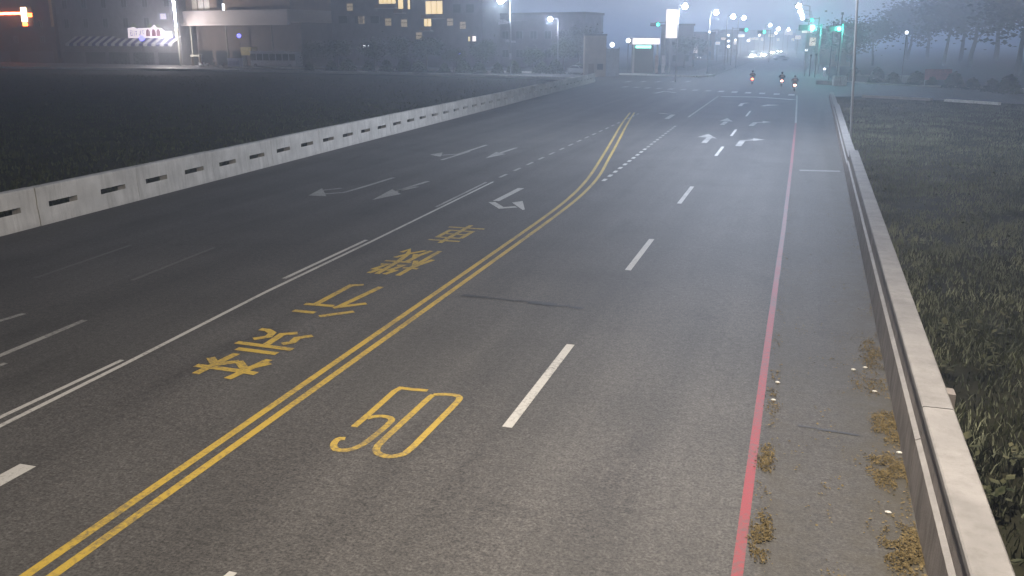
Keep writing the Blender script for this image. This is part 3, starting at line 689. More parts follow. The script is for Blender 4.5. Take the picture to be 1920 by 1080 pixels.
# corner shop with striped awning
s0, _ = hit(118, 127); s1, _ = hit(344, 127); W_ = s1 - s0
t = house("corner_shop", "grey two storey corner shop with a blue and white striped awning and white signboard", "shop", s0)
shell(t, W_, 12, 17.5, WALLG)
windows(t, W_, 8.6, 6, 1.7, 2.2, (5,)); windows(t, W_, 13.2, 6, 1.7, 2.0)
for i in range(5): MB().box(W_*(i+.08)/5, W_*(i+.92)/5, -.06, -.003, 0, 2.9).build("shopfront", GLASS, t)
lw0 = hit(295, 24)[0] - s0; lw1 = hit(318, 40)[0] - s0; zz1 = hit(305, 24)[1]; zz0 = hit(305, 38)[1]
o = MB().box(lw0, lw1, -.1, -.003, zz0, zz1).build("window", METAL, t); MB().box(lw0 + .9, lw1 - .9, -.14, -.101, zz0 + .25, zz1 - .2).build("pane", emit("lilac_window", (.72, .62, 1), .85), o)
# awning: sloped, alternating stripes with a scalloped front
e0 = hit(136, 70)[0] - s0; e1 = hit(336, 70)[0] - s0; zt_ = hit(250, 68)[1]; zb_ = hit(250, 82)[1]; n = 27
aw = MB(); ab = MB(); st = (e1 - e0) / n
for i in range(n):
    m = aw if i % 2 == 0 else ab; xa, xb = e0 + st * i, e0 + st * (i + 1)
    sh = -0.0
    m.add([(xa+.9, -.05, zt_), (xb+.9, -.05, zt_), (xb, -2.2, zb_), (xa, -2.2, zb_), (xa, -2.2, zb_-.45), ((xa+xb)/2, -2.2, zb_-.6), (xb, -2.2, zb_-.45)], [(0,1,2,3), (3,2,6,5,4)])
a_o = aw.build("awning", STRIPEW, t); ab.build("blue_stripes", STRIPEB, a_o)
# signboard over the awning with arch motifs and lettering blobs
g0 = hit(253, 60)[0] - s0; g1 = hit(334, 60)[0] - s0; gz0 = hit(290, 71)[1]; gz1 = hit(290, 52)[1]; gh = gz1 - gz0; gw = g1 - g0
so = MB(); so.prism([(g0, gz0), (g1, gz0), (g1, gz0 + gh * .62), (g0 + gw*.82, gz0 + gh*.66), (g0 + gw*.78, gz0 + gh*.92), (g0 + gw*.66, gz0 + gh*.98), (g0 + gw*.62, gz0 + gh*1.25), (g0 + gw*.56, gz0 + gh*.98), (g0 + gw*.34, gz0 + gh*.92), (g0 + gw*.2, gz0 + gh*.9), (g0 + gw*.14, gz0 + gh*1.05), (g0, gz0 + gh*.95)], -2.0, -1.8)
sg = so.build("signboard", SIGNW, t)
REDB = mat("dark_red_letters", (.30, .05, .10), .6); PURB = mat("dark_letters", (.12, .08, .16), .6)
ar = MB()
for cx in (.47, .60, .71):
    c = g0 + gw * cx; r_ = gw * .048
    ar.prism([(c - r_, gz0 + gh*.14), (c + r_, gz0 + gh*.14)] + [(c + r_ * math.cos(q), gz0 + gh*.5 + r_ * 1.2 * math.sin(q)) for q in [math.pi * k_ / 8 for k_ in range(9)]], -2.03, -2.001)
ar.build("arch_panels", REDB, sg)
le = MB()
for cx, strokes in ((.05, [(0,.2,.06,.3),(0,.45,.06,.52),(0,.7,.06,.76),(.0,.2,.012,.76),(.05,.2,.062,.76)]), (.14, [(0,.15,.014,.75),(.03,.6,.08,.68),(.03,.35,.08,.42),(.05,.15,.062,.7)]), (.25, [(0,.55,.08,.62),(.035,.15,.05,.8),(.0,.2,.02,.45)]), (.34, [(0,.2,.012,.75),(0,.68,.06,.75),(0,.42,.06,.48)])):
    for a_, b_, c_, d_ in strokes: le.box(g0 + gw*(cx + a_), g0 + gw*(cx + c_), -2.03, -2.001, gz0 + gh*b_, gz0 + gh*d_)
le.build("lettering", PURB, sg)
MB().box(g0 - 5.5, g0 - .3, -1.2, -.6, gz0 - .1, gz0 + gh * .6).build("balcony_ledge", WALLG, t)
# vertical tube light and corner pipe of the shop
p0, q0 = hit(325, 0, -4.0); p1, q1 = hit(330, 50, -4.0); pp = FP + FU * p1 + FN * -4.0
t = thing("tube_light", "tall upright white tube light on the corner of the awning shop", "light", (pp.x, pp.y, 0), ANG)
MB().tube([(0, 0, q1), (-.25, 0, q0 + 2.2)], .15, 10).build("tube", TUBE, t)
MB().box(-.3, .1, .26, .4, q1 - .2, q0 + 2.4).build("holder", METAL, t)
for q_ in (q1 + .5, q0 + 1): MB().box(-.15, .0, .4, 3.99, q_, q_ + .15).build("bracket", METAL, t)
pp = FP + FU * hit(339.5, 127, -3)[0] + FN * -3
t = thing("utility_pole", "pale utility pole right of the awning shop", "pole", (pp.x, pp.y, 0), 0)
MB().tube([(0, 0, -.1), (-.1, 0, 16.5)], [.24, .17], 10).build("pole", mat("pale_pole", (.27, .27, .23), .8), t, smooth=True)
MB().box(-.4, .4, -.5, -.2, hit(339, 72, -3)[1], hit(339, 52, -3)[1]).build("meter_box", mat("pale_pole", ()), t)
MB().tube([(.1, -.1, 7.0), (.9, -3, 7.4), (1.2, -5.6, 7.1)], .05, 6).build("added_flood_arm", METAL, t)  # flood lamp, arm and light are added to brighten awning, fascia and porch
_f = MB().box(.95, 1.5, -6.1, -5.6, 6.9, 7.2).build("added_flood_lamp", METAL, t)
MB().box(1.0, 1.45, -6.05, -5.65, 6.84, 6.898).build("added_flood_lens", WHITEL, _f)
_l = bpy.data.lights.new("added_flood_light", 'POINT'); _l.energy = 13000; _l.color = (1.0, .90, .86); _l.shadow_soft_size = .25
_lo = bpy.data.objects.new("added_flood_light", _l); sc.collection.objects.link(_lo); _lo.parent = t; _lo.location = (1.25, -6.3, 6.4)
# balcony plants
for x, lb_ in ((250, "dim green plant on the shop ledge, left one"), (281, "bright green plant on the shop ledge behind the signboard"), (294, "small green plant on the ledge nearest the lilac window")):
    s_, z_ = hit(x, 46, -.9); pp = FP + FU * s_ + FN * -.9; m = MB(); rd = random.Random(x); zb2 = gz0 + gh * .6
    for _ in range(120):
        q = Vector((rd.gauss(0, .45), rd.gauss(0, .15), .3 + abs(rd.gauss(.5, .45)))); L = rd.uniform(.12, .25)
        m.add([q + Vector((-L, 0, 0)), q + Vector((0, rd.uniform(-.1, .1), -L * .6)), q + Vector((L, 0, 0)), q + Vector((0, 0, L * .6))], [(0, 1, 2, 3)])
    tt = thing("potted_plant", lb_, "plant", (pp.x, pp.y, zb2), ANG, "plants on the shop ledge")
    m.build("leaves", foliage("plant_leaves_%d" % x, (.08, .12, .02), (.30, .36, .08), 2), tt); MB().tube([(0, 0, 0), (0, 0, .35)], [.22, .3], 10).build("pot", WALLB, tt)
# porch building with deep pale fascia
s0, _ = hit(352, 127); s1, _ = hit(548, 127); W_ = s1 - s0
t = house("porch_building", "wide building with a deep pale fascia over an open porch", "building", s0)
fz1 = hit(400, 20)[1]; fz0 = hit(400, 43)[1]; fz2 = hit(400, 48)[1]
MB().box(.0, W_, 3.5, 14, -.1, fz0).build("wall", WALLD, t)
MB().box(.6, W_, .5, 14, fz1 + .002, 17.5).build("upper_wall", WALLB, t)
MB().box(.5, W_, -.6, 14, fz0 + .002, fz1).build("fascia", FASC, t)
MB().box(0, W_, -.9, .3, fz2, fz0).build("gutter_beam", FASC, t)
for x in (361, 427, 512):
    c = hit(x, 90)[0] - s0; MB().tube([(c, .0, -.1), (c - .15, 0, fz2 - .002)], .17, 8).build("porch_post", mat("pale_pole", ()), t)
w0 = hit(352, 5)[0] - s0 + .8
for i in range(3): MB().box(w0 + i * 1.9, w0 + i * 1.9 + 1.5, .42, .498, 12.3, 17.2).build("curtain_window", WIND, t)
MB().box(hit(404, 8)[0]-s0, hit(415, 8)[0]-s0, .40, .498, fz1 + .6, 15).build("window", GLASS, t)
MB().box(hit(417, 8)[0]-s0, hit(419.5, 8)[0]-s0, -.1, .1, fz1 + .01, hit(417, 7)[1]).build("wall_lamp", WHITEL, t)
for i in range(6): MB().box(W_*(i+.1)/6, W_*(i+.9)/6, 3.42, 3.498, 0, 3.4).build("shopfront", GLASS, t)
def small_lamp(x, y, D, label, material, r=.35, name="wall_lamp", z0=None):
    p = at(x, y, D); t = thing(name, label, "lamp", (p.x, p.y, 0))
    MB().ball((0, 0, p.z), r, 10, 7).build("bulb", material, t, smooth=True)
    MB().tube([(0, .05, -.1), (0, .05, p.z - r * .6)], .05, 6).build("pole", DARKM, t); return t
small_lamp(448, 67, 196, "small blue lamp under the pale fascia", BLUE, .42)
small_lamp(266, 72, 186, "blue light at the middle of the striped awning", BLUE, .5)
# lampshade shaped yellow sign
s_, z_ = hit(466, 90, -2); pp = FP + FU * s_ + FN * -2
t = thing("stall_canopy", "dull yellow stall canopy under the porch", "canopy", (pp.x, pp.y, 0), ANG)
MB().prism([(-1.3, 2.5), (1.2, 2.5), (1.7, 4.2), (-1.8, 4.2)], -.9, .9).build("canopy", mat("yellow_canvas", (.55, .46, .18), .8), t)
for q in (-1.2, 1.1): MB().tube([(q, 0, -.1), (q, 0, 2.499)], .05, 6).build("leg", METAL, t)
# apartment block set back, with lit windows
s0, _ = hit(548, 127, 22); s1, _ = hit(905, 127, 22); W_ = s1 - s0
t = house("apartment_block", "long dim apartment block set back with a few lit yellow windows", "building", s0, 22)
shell(t, W_, 12, 21, WALLG)
def litwin(t, s0, x0, y0, x1, y1, m, back, muntin=True):
    a, zt2 = hit(x0, y0, back); b, _ = hit(x1, y0, back); _, zb2 = hit(x0, y1, back); a -= s0; b -= s0
    o = MB().box(a, b, -.09, -.003, zb2, zt2).build("window", DARKM, t)
    k_ = max(1, round((b - a) / 1.3)); pn = MB()
    for i in range(k_):
        xa = a + (b - a) * i / k_ + .07; xb = a + (b - a) * (i + 1) / k_ - .07
        if muntin: pn.box(xa, xb, -.12, -.091, zb2 + .08, zb2 + (zt2 - zb2) * .55 - .05); pn.box(xa, xb, -.12, -.091, zb2 + (zt2 - zb2) * .55 + .05, zt2 - .08)
        else: pn.box(xa, xb, -.12, -.091, zb2 + .08, zt2 - .08)
    pn.build("pane", m, o)
    if m in (WINY, WINW) and b - a > 1.2:
        bl = MB().box(a - .5, b + .5, -1.2, -.003, zb2 - 1.0, zb2 - .85).build("balcony", FASC, t)
        MB().box(a - .5, b + .5, -1.2, -1.12, zb2 - .848, zb2 - .1).build("railing", WALLB, bl)
litwin(t, s0, 710, -14, 742, 8, WINY, 22); litwin(t, s0, 746, -14, 756, 17, WINY, 22, False); litwin(t, s0, 764, -14, 769, 18, WINY, 22, False)
litwin(t, s0, 798, 2, 830, 27, WINY, 22, False); litwin(t, s0, 795, 28, 809, 50, WINY, 22, False)
for x in range(575, 700, 30): litwin(t, s0, x, 30, x + 16, 44, GLASS, 22)
for x, y in [(600, 4), (650, 6), (672, 30), (838, 34), (862, 40), (722, 34), (752, 36), (780, 60)]: litwin(t, s0, x, y, x + 12, y + 15, WIND, 22)
for x in range(850, 895, 24): litwin(t, s0, x, 8, x + 14, 24, GLASS, 22)
litwin(t, s0, 886, 67, 893, 78, WINW, 22, False); litwin(t, s0, 878, 68, 882, 78, WINY, 22, False)
s0, _ = hit(528, 127, 14); s1, _ = hit(572, 127, 14); t = house("narrow_house", "narrow house with a bright white upper window above the bus", "house", s0, 14); shell(t, s1 - s0, 6, 17.5, WALLD)
litwin(t, s0, 536, 5, 541, 26, WINW, 14, False); litwin(t, s0, 542, 5, 568, 24, WINW, 14)
s0, _ = hit(910, 127, 30); s1, _ = hit(1095, 127, 30); t = house("far_house", "hazy long house behind the street lamp and camera mast", "house", s0, 30); shell(t, s1 - s0, 10, 11, WALLG); windows(t, s1 - s0, 6, 7, 1.6, 1.6); windows(t, s1 - s0, 2, 7, 1.6, 1.6)

# ------------------------------------------------------------------ vehicles and people by the shops
def wheel(t, c, r, wd=.2, axis='x'):
    w_ = MB(); w_.ring(c, r * .78, r * .22, axis, 18, 8); o = w_.build("wheel", RUBBER, t, smooth=True)
    MB().disc(c, r * .62, axis, 14, wd * .6).build("rim", METAL, o); return o
def car(name, label, cat, loc, rz, paint_m, front=WHITEL, headl=True, group="cars on the far road"):
    """nose towards local -y"""
    t = thing(name, label, cat, loc, rz, group)
    prof = [(-2.15, .35), (-2.2, .62), (-2.05, .82), (-1.15, .98), (-.45, 1.42), (.75, 1.47), (1.55, 1.08), (2.1, 1.0), (2.2, .7), (2.15, .35)]
    m = MB(); n = len(prof); vs = []
    for xs, k_ in ((-.84, 1), (-.86, 1), (.86, 1), (.84, 1)): pass
    ws = [.86 if z < 1.05 else .66 for _, z in prof]
    vs = [(-w_, y_, z) for (y_, z), w_ in zip(prof, ws)] + [(w_, y_, z) for (y_, z), w_ in zip(prof, ws)]
    m.add(vs, [tuple(range(n)), tuple(range(2*n-1, n-1, -1))] + [(i, (i+1) % n, (i+1) % n + n, i + n) for i in range(n)])
    m.build("body", paint_m, t, bevel=.05, smooth=False)
    gl = MB()
    gl.add([(-.70, -1.09, 1.03), (.70, -1.09, 1.03), (.60, -.50, 1.41), (-.60, -.50, 1.41)], [(0, 1, 2, 3)]); gl.add([(-.64, .82, 1.46), (.64, .82, 1.46), (.72, 1.52, 1.12), (-.72, 1.52, 1.12)], [(0, 1, 2, 3)])
    for s_ in (-1, 1): gl.add([(s_*.83, -.95, 1.05), (s_*.83, 1.3, 1.1), (s_*.69, .7, 1.42), (s_*.69, -.4, 1.38)], [(0, 1, 2, 3)])
    gl.v = [(x * 1.015, y_ * 1.012, z + .012) for x, y_, z in gl.v]
    gl.build("windows", GLASS, t)
    for s_ in (-1, 1):
        MB().ball((s_ * .62, -2.12, .68), .17, 10, 7, (1.1, .6, .7)).build("headlight", front if headl else METAL, t)
        MB().box(s_ * .62 - .18, s_ * .62 + .18, 2.1, 2.24, .72, .9).build("tail_light", mat("red_lens", (.3, .02, .02), .3), t)
        for yy in (-1.35, 1.35): wheel(t, (s_ * .78, yy, .31), .31)
    return t
WPAINT = mat("white_car_paint", (.6, .61, .63), .35, var=.04); SPAINT = mat("silver_car_paint", (.35, .36, .38), .35, .4, var=.05); DPAINT = mat("dark_car_paint", (.05, .055, .065), .35, var=.1)
def scooter(loc, rz, label, lit=True, col=DPAINT, tail=REDL, group="scooters riding away at the junction"):
    """nose towards local +y"""
    t = thing("scooter", label, "scooter", loc, rz, group)
    wheel(t, (0, .62, .24), .24, .12); wheel(t, (0, -.62, .24), .24, .14)
    MB().prism([(-.92, .62), (-.5, .38), (-.15, .34), (.0, .28), (.38, .28), (.48, .34), (.62, .9), (.52, .98), (.36, .45), (.05, .38), (-.08, .72), (-.88, .80)], -.13, .13).build("body", col, t, bevel=.03).rotation_euler = (0, 0, math.pi / 2)
    MB().box(-.12, .12, -.75, -.02, .80, .88).build("seat", BLACK, t, bevel=.03)
    MB().tube([(-.33, .42, 1.02), (0, .5, 1.0), (.33, .42, 1.02)], .025, 6).build("handlebar", BLACK, t)
    for s_ in (-1, 1):
        MB().tube([(s_ * .28, .45, 1.0), (s_ * .36, .5, 1.2)], .012, 5).build("mirror_stem", BLACK, t)
        MB().ball((s_ * .37, .5, 1.24), .07, 8, 6, (1.1, .4, .8)).build("mirror", METAL, t)
    MB().box(-.14, .14, -.97, -.90, .60, .80).build("tail_light", tail if lit else mat("red_lens", ()), t, bevel=.02)
    MB().box(-.13, .13, -.99, -.975, .36, .54).build("number_plate", LITM, t)
    return t
def skinned(chains):
    """chains: list of (points, edges, radii); one smooth surface grown round each and merged into one mesh"""
    V = []; F = []
    for pts, edges, rad in chains:
        me = bpy.data.meshes.new("tmp"); me.from_pydata(pts, edges, []); o = bpy.data.objects.new("tmp", me); sc.collection.objects.link(o)
        mod = o.modifiers.new("skin", 'SKIN'); mod.use_smooth_shade = True
        for v, r in zip(me.skin_vertices[0].data, rad): v.radius = (r, r)
        me.skin_vertices[0].data[0].use_root = True
        s_ = o.modifiers.new("sub", 'SUBSURF'); s_.levels = 1; s_.render_levels = 1
        dg = bpy.context.evaluated_depsgraph_get(); ev = o.evaluated_get(dg); m2 = ev.to_mesh(); off = len(V)
        V += [tuple(v.co) for v in m2.vertices]; F += [tuple(i + off for i in p.vertices) for p in m2.polygons]
        ev.to_mesh_clear(); bpy.data.objects.remove(o); bpy.data.meshes.remove(me)
    m = MB(); m.v = V; m.f = F; return m
SKINM = mat("skin", (.36, .22, .15), .6, var=.08)
def hand(c, d, s_):
    d = Vector(d).normalized(); c = Vector(c); side = d.cross(Vector((0, 0, 1))).normalized() * s_; ch = []
    for k_, L in zip((-1.5, -.5, .5, 1.5), (.055, .07, .075, .065)):
        b = c + d * .03 + side * k_ * .017; ch.append(([b, b + d * L * .55, b + d * L * .9 + Vector((0, 0, -L * .45))], [(0, 1), (1, 2)], [.009, .0085, .007]))
    b = c + side * .03; ch.append(([b, b + side * .02 + d * .03, b + side * .022 + d * .06], [(0, 1), (1, 2)], [.011, .010, .008])); return ch
def person(loc, rz, label, pose, cloth, helmet=None, hair=None, group=None, trousers=DARKM):
    t = thing("person", label, "person", loc, rz, group)
    if pose == 'ride': J = dict(pel=(0, -.28, .93), chest=(0, -.2, 1.25), neck=(0, -.14, 1.45), head=(0, -.1, 1.60), sh=(.20, -.17, 1.38), el=(.34, .08, 1.16), ha=(.32, .38, 1.06), hip=(.11, -.2, .92), kn=(.17, .22, .86), an=(.15, .22, .42), to=(.15, .40, .36))
    else: J = dict(pel=(0, 0, .93), chest=(0, 0, 1.25), neck=(0, .01, 1.46), head=(0, .03, 1.62), sh=(.20, 0, 1.40), el=(.25, -.04, 1.12), ha=(.24, .08, .88), hip=(.10, 0, .88), kn=(.11, .03, .48), an=(.11, -.02, .08), to=(.12, .14, .04))
    P = [J['pel'], J['chest'], J['neck'], J['head'], (J['head'][0], J['head'][1] + .01, J['head'][2] + .11)]; E = [(0, 1), (1, 2), (2, 3), (3, 4)]; Rr = [.15, .17, .06, .095, .08]
    for s_ in (1, -1):
        k_ = len(P)
        for nm, r in (('sh', .075), ('el', .05), ('ha', .035)): P.append((J[nm][0] * s_, J[nm][1], J[nm][2])); Rr.append(r)
        E += [(1, k_), (k_, k_ + 1), (k_ + 1, k_ + 2)]; k_ = len(P)
        for nm, r in (('hip', .10), ('kn', .065), ('an', .045), ('to', .045)): P.append((J[nm][0] * s_, J[nm][1], J[nm][2])); Rr.append(r)
        E += [(0, k_), (k_, k_ + 1), (k_ + 1, k_ + 2), (k_ + 2, k_ + 3)]
    ch = [(P, E, Rr)]
    for s_ in (1, -1):
        a = Vector(J['el']); b = Vector(J['ha']); a.x *= s_; b.x *= s_; ch += hand(b, b - a, s_)
    m = skinned(ch)
    h = Vector(J['head'])
    m.ball(h + Vector((0, .105, .02)), .022, 6, 5, (1, 1, 1.4))
    for s_ in (-1, 1): m.ball(h + Vector((s_ * .035, .092, .05)), .013, 6, 5); m.ball(h + Vector((s_ * .10, 0, .03)), .03, 6, 5, (.4, .8, 1.2))
    m.ball(h + Vector((0, .09, -.03)), .02, 6, 5, (1.4, .5, .35))
    body = m.build("body", SKINM, t, smooth=True)
    # clothing: jacket and trousers as thin sleeves over the limbs
    jk = [( [J['pel'], J['chest'], (J['neck'][0], J['neck'][1], J['neck'][2] - .06)] + [(J[n_][0] * s_, J[n_][1], J[n_][2]) for s_ in (1, -1) for n_ in ('sh', 'el')] + [tuple(Vector((J['el'][0] * s_, J['el'][1], J['el'][2])).lerp(Vector((J['ha'][0] * s_, J['ha'][1], J['ha'][2])), .8)) for s_ in (1, -1)],
            [(0, 1), (1, 2), (1, 3), (3, 4), (4, 7), (1, 5), (5, 6), (6, 8)], [.175, .20, .085, .095, .07, .095, .07, .055, .055])]
    skinned(jk).build("jacket", cloth, t, smooth=True)
    tr = [([J['pel']] + [(J[n_][0] * s_, J[n_][1], J[n_][2]) for s_ in (1, -1) for n_ in ('hip', 'kn', 'an')], [(0, 1), (1, 2), (2, 3), (0, 4), (4, 5), (5, 6)], [.17, .12, .085, .065, .12, .085, .065])]
    skinned(tr).build("trousers", trousers, t, smooth=True)
    if helmet: MB().ball(h + Vector((0, 0, .06)), .155, 14, 10, (1, 1.12, .95)).build("helmet", helmet, t, smooth=True)
    else: MB().ball(h + Vector((0, -.02, .075)), .115, 12, 8, (1, 1.05, .9)).build("hair", hair or BLACK, t, smooth=True)
    return t
JK1 = mat("dark_jacket", (.025, .03, .035), .8); JK2 = mat("grey_jacket", (.07, .075, .085), .8); JK3 = mat("white_shirt", (.6, .6, .66), .8)
HEL1 = mat("dark_helmet", (.03, .03, .035), .3); HEL2 = mat("grey_helmet", (.2, .21, .23), .3)
TAILW = emit("bright_pink_tail_light", (1.0, 0.45, 0.35), 12)
for (x, y, js, hs, tl, ls, lp) in [(1410, 158, JK1, HEL1, REDL, "dark scooter with a glowing red tail light, leftmost of three at the junction", "person in dark clothes riding the leftmost scooter"),
                                   (1465, 162, JK1, HEL1, TAILW, "scooter with a whitish tail light, middle of three at the junction", "person in a dark jacket riding the middle scooter"),
                                   (1489, 171, JK2, HEL2, TAILW, "scooter nearest the red line, rightmost of three at the junction", "person in a grey jacket and grey helmet on the rightmost scooter")]:
    p = g(x, y); scooter(p, R(2), ls, True, DPAINT, tl); person(p, R(2), lp, 'ride', js, hs, group="scooter riders")
# parked bus with pale roof, cabinet, scooters and a bystander
p = FP + FU * hit(470, 125, -6)[0] + FN * -6; pe = hit(555, 125, -6)[0] - hit(470, 125, -6)[0]
t = thing("parked_bus", "pale grey minibus parked in front of the porch building", "bus", (p.x, p.y, 0), ANG)
MB().box(0, pe, 0, 2.3, .45, 3.3).build("body", WPAINT, t, bevel=.12); MB().box(-.05, pe * .72, -.1, 2.4, 3.301, 3.5).build("roof", WPAINT, t)
n = 7
for i in range(n): MB().box(pe * (i + .08) / n, pe * (i + .92) / n, -.03, -.002, 1.6, 2.9).build("window", GLASS, t)
MB().box(pe * .35, pe * .62, -.04, -.002, .6, 1.15).build("side_panel", WPAINT, t)
for c in (1.4, pe - 1.6): wheel(t, (c, .05, .45), .45, .3, 'y')
p = FP + FU * hit(427, 125, -8)[0] + FN * -8; we = hit(448, 125, -8)[0] - hit(427, 125, -8)[0]
t = thing("white_cabinet", "white box cabinet standing on the pavement left of the minibus", "cabinet", (p.x, p.y, 0.1), ANG)
LITC = mat("bluish_white_panel", (.62, .64, .8), .5, var=.06)
MB().box(0, we, 0, 1.2, .15, 1.75).build("cabinet_body", LITC, t, bevel=.03); MB().box(-.06, we + .06, -.06, 1.26, 1.752, 1.87).build("lid", LITC, t); MB().box(.1, we - .1, -.03, -.002, .4, 1.3).build("front_panel", mat("pale_blue_panel", (.35, .37, .55), .5), t)
for q in (.15, we - .15):
    for r_ in (.15, 1.05): MB().tube([(q, r_, 0), (q, r_, .149)], .05, 6).build("foot", BLACK, t)
for i, (x, lb_, cm) in enumerate([(375, "white scooter parked left of the standing person", WPAINT), (386, "pale scooter parked beside the standing person", WPAINT), (413, "scooter parked between the standing person and the white cabinet", SPAINT)]):
    q = FP + FU * hit(x, 122, -7)[0] + FN * -7; scooter((q.x, q.y, .12), R(60 + i * 25), lb_, False, cm, group="scooters parked by the shops")
q = FP + FU * hit(399, 122, -7)[0] + FN * -6.6; person((q.x, q.y, .12), R(170), "person in a white shirt standing among the parked scooters", 'stand', JK3, None, BLACK)
# pale wall-hung counter board left of the scooters
q = FP + FU * hit(352, 122, -3)[0] + FN * -2; t = thing("counter", "pale counter table at the left end of the porch", "table", (q.x, q.y, .1), ANG)
MB().box(0, 2.8, 0, .8, 2.0, 2.4).build("top", mat("pale_pole", ()), t)
for a_ in (.1, 2.6): MB().box(a_, a_ + .1, .1, .7, 0, 1.998).build("leg", WALLB, t)
for x, y, lb_, m_, D in [(683, 87, "left of two small white lights among the dim trees", DOT, 178), (690.5, 87, "right of two small white lights among the dim trees", DOT, 178), (860, 100, "small blue lamp among the dim trees", BLUE, 172), (1148, 84, "small white light beside the beige cabin", WHITEL, 150), (1178, 76, "square white light at the left end of the canopy", WHITEL, 160)]:
    small_lamp(x, y, D, lb_, m_, .22 if y == 87 else .36, "small_lamp")
car("parked_car", "silver car with a light on beside the beige cabin", "car", base(1086, 158) + Vector((0, 0, .1)), R(60), SPAINT, DOT, group="cars round the junction")

# ------------------------------------------------------------------ lit street lamps, masts, signals
p = base(957, 150)
street_lamp(p, 5.39 + 76 * .0849, 1.0, R(190), "bright white street lamp on a tall mast, left of centre at the top edge", 6500, (.8, .9, 1), head=.9, r=.13)
t = thing("camera_mast_arms", "white bracket lamps and cameras fixed on the tall lamp mast", "bracket", p, R(YAW))
zz = lambda yy, D=150: CAM_H - (yy - 78) * D / 1766
MB().prism([(-1.9, zz(43)), (-1.8, zz(37)), (-.9, zz(37)), (-.15, zz(42)), (-.15, zz(44)), (-1.9, zz(46))], -.35, .35).build("camera_arm", mat("white_housing", (.7, .7, .74), .5), t)
MB().tube([(.14, 0, zz(40)), (2.6, 0, zz(39)), (2.9, .1, zz(44))], .06, 6).build("side_arm", METAL, t)
MB().box(-.85, -.14, -.3, .3, zz(78), zz(73)).build("lamp_box", mat("white_housing", ()), t); MB().box(.14, .85, -.3, .3, zz(79), zz(75)).build("lamp_box", mat("white_housing", ()), t)
MB().box(-.2, .2, -.28, -.14, zz(110), zz(98)).build("notice_plate", mat("white_housing", ()), t)
street_lamp(base(1046, 165), 5.39 + 42 * .0934, 1.0, R(197), "street lamp above the hazy houses, right of the camera mast", 3500, (.75, .82, 1), head=.6)
for x, y, D, lb_, hd in [(1279, 9, 128, "lit lamp above and right of the tall sign, nearest of the left row", .65), (1338, 21, 158, "lit lamp second in the row left of the far road", .7), (1370, 29, 182, "lit lamp third in the row left of the far road", .8), (1391, 32, 200, "lit lamp fourth in the row left of the far road", .75),
                         (1441, 46, 270, "lit lamp fifth in the row left of the far road", .8), (1456, 53, 335, "lit lamp sixth in the row left of the far road", 1.1), (1476, 54, 420, "smallest lit lamp, farthest of the row", 1.0)]:
    q = at(x - 6, y, D); street_lamp((q.x, q.y, -.1), q.z, 10 * D / 1766 * .6, R(YAW), lb_, 1800 if D < 160 else 0, (.85, .9, 1), head=hd, group="lit lamps along the far road")
for x, y, D, lb_, hd in [(1503, 10, 150, "upper lit lamp stacked over the green signals", .7), (1505, 20, 190, "second lit lamp stacked over the green signals", .75), (1507, 27, 235, "third lit lamp stacked over the green signals", .8), (1508, 34, 290, "lowest lit lamp stacked over the green signals", .9)]:
    q = at(x + 16, y, D); street_lamp((q.x, q.y, -.1), q.z, 16 * D / 1766, R(YAW + 180), lb_, 0, head=hd, group="lit lamps along the far road")
def signal(x, y, D, pole_dx, label, lit=GREEN, s=1.0, arm=True, energy=0):
    """three-lamp horizontal signal at frame point x,y; pole pole_dx metres to the right"""
    q = at(x, y, D); t = thing("traffic_signal", label, "traffic light", (q.x, q.y, 0), R(YAW), "green traffic signals")
    MB().box(-.75 * s, .75 * s, -.12, .12, q.z - .26 * s, q.z + .26 * s).build("housing", BLACK, t, bevel=.04)
    for i in range(3):
        c = (-.48 + .48 * i) * s; on = i == 2
        MB().disc((c, -.15, q.z), .19 * s * (1.25 if on else 1), 'y', 16, .05).build("lens", lit if on else mat("dark_lens", (.05, .03, .03), .3), t)
        MB().tube([(c, -.18, q.z + .2 * s), (c, -.42, q.z + .2 * s)], .2 * s, 8, False).build("visor", BLACK, t) if False else None
    if abs(pole_dx) > .01:
        MB().tube([(pole_dx, .25, -.1), (pole_dx, .25, q.z + .6)], [.13, .09], 8).build("pole", METAL, t)
        sg_ = 1 if pole_dx > 0 else -1
        MB().tube([(pole_dx, .25, q.z + .35), (0, .2, q.z + .33)], [.07, .05], 6).build("arm", METAL, t)
    if energy:
        l = bpy.data.lights.new("lens_light", 'POINT'); l.energy = energy; l.color = (.05, 1, .7); l.shadow_soft_size = .15
        lo = bpy.data.objects.new("lens_light", l); sc.collection.objects.link(lo); lo.parent = t; lo.location = (.48 * s, -.7, q.z)
    return t
signal(1513, 52, 165, 2.6, "brightest green signal over the far road, left of the right hand pole", GREEN, 1.9, energy=2600)
signal(1517, 38, 180, 2.0, "upper green signal over the far road, just above the brightest one", GREEN, 1.1)
signal(1564, 54, 122, 1.2, "green signal nearest the thin pole on the right", GREEN, 1.2, energy=700)
signal(1394, 56, 215, -2.4, "left green signal in the middle of the far road", GREEN, 1.3)
signal(1428, 60, 250, 2.5, "right green signal in the middle of the far road", GREEN, 1.4)
signal(1228, 46, 155, 1.8, "green signal left of the tall lit sign", GREEN, 1.0)
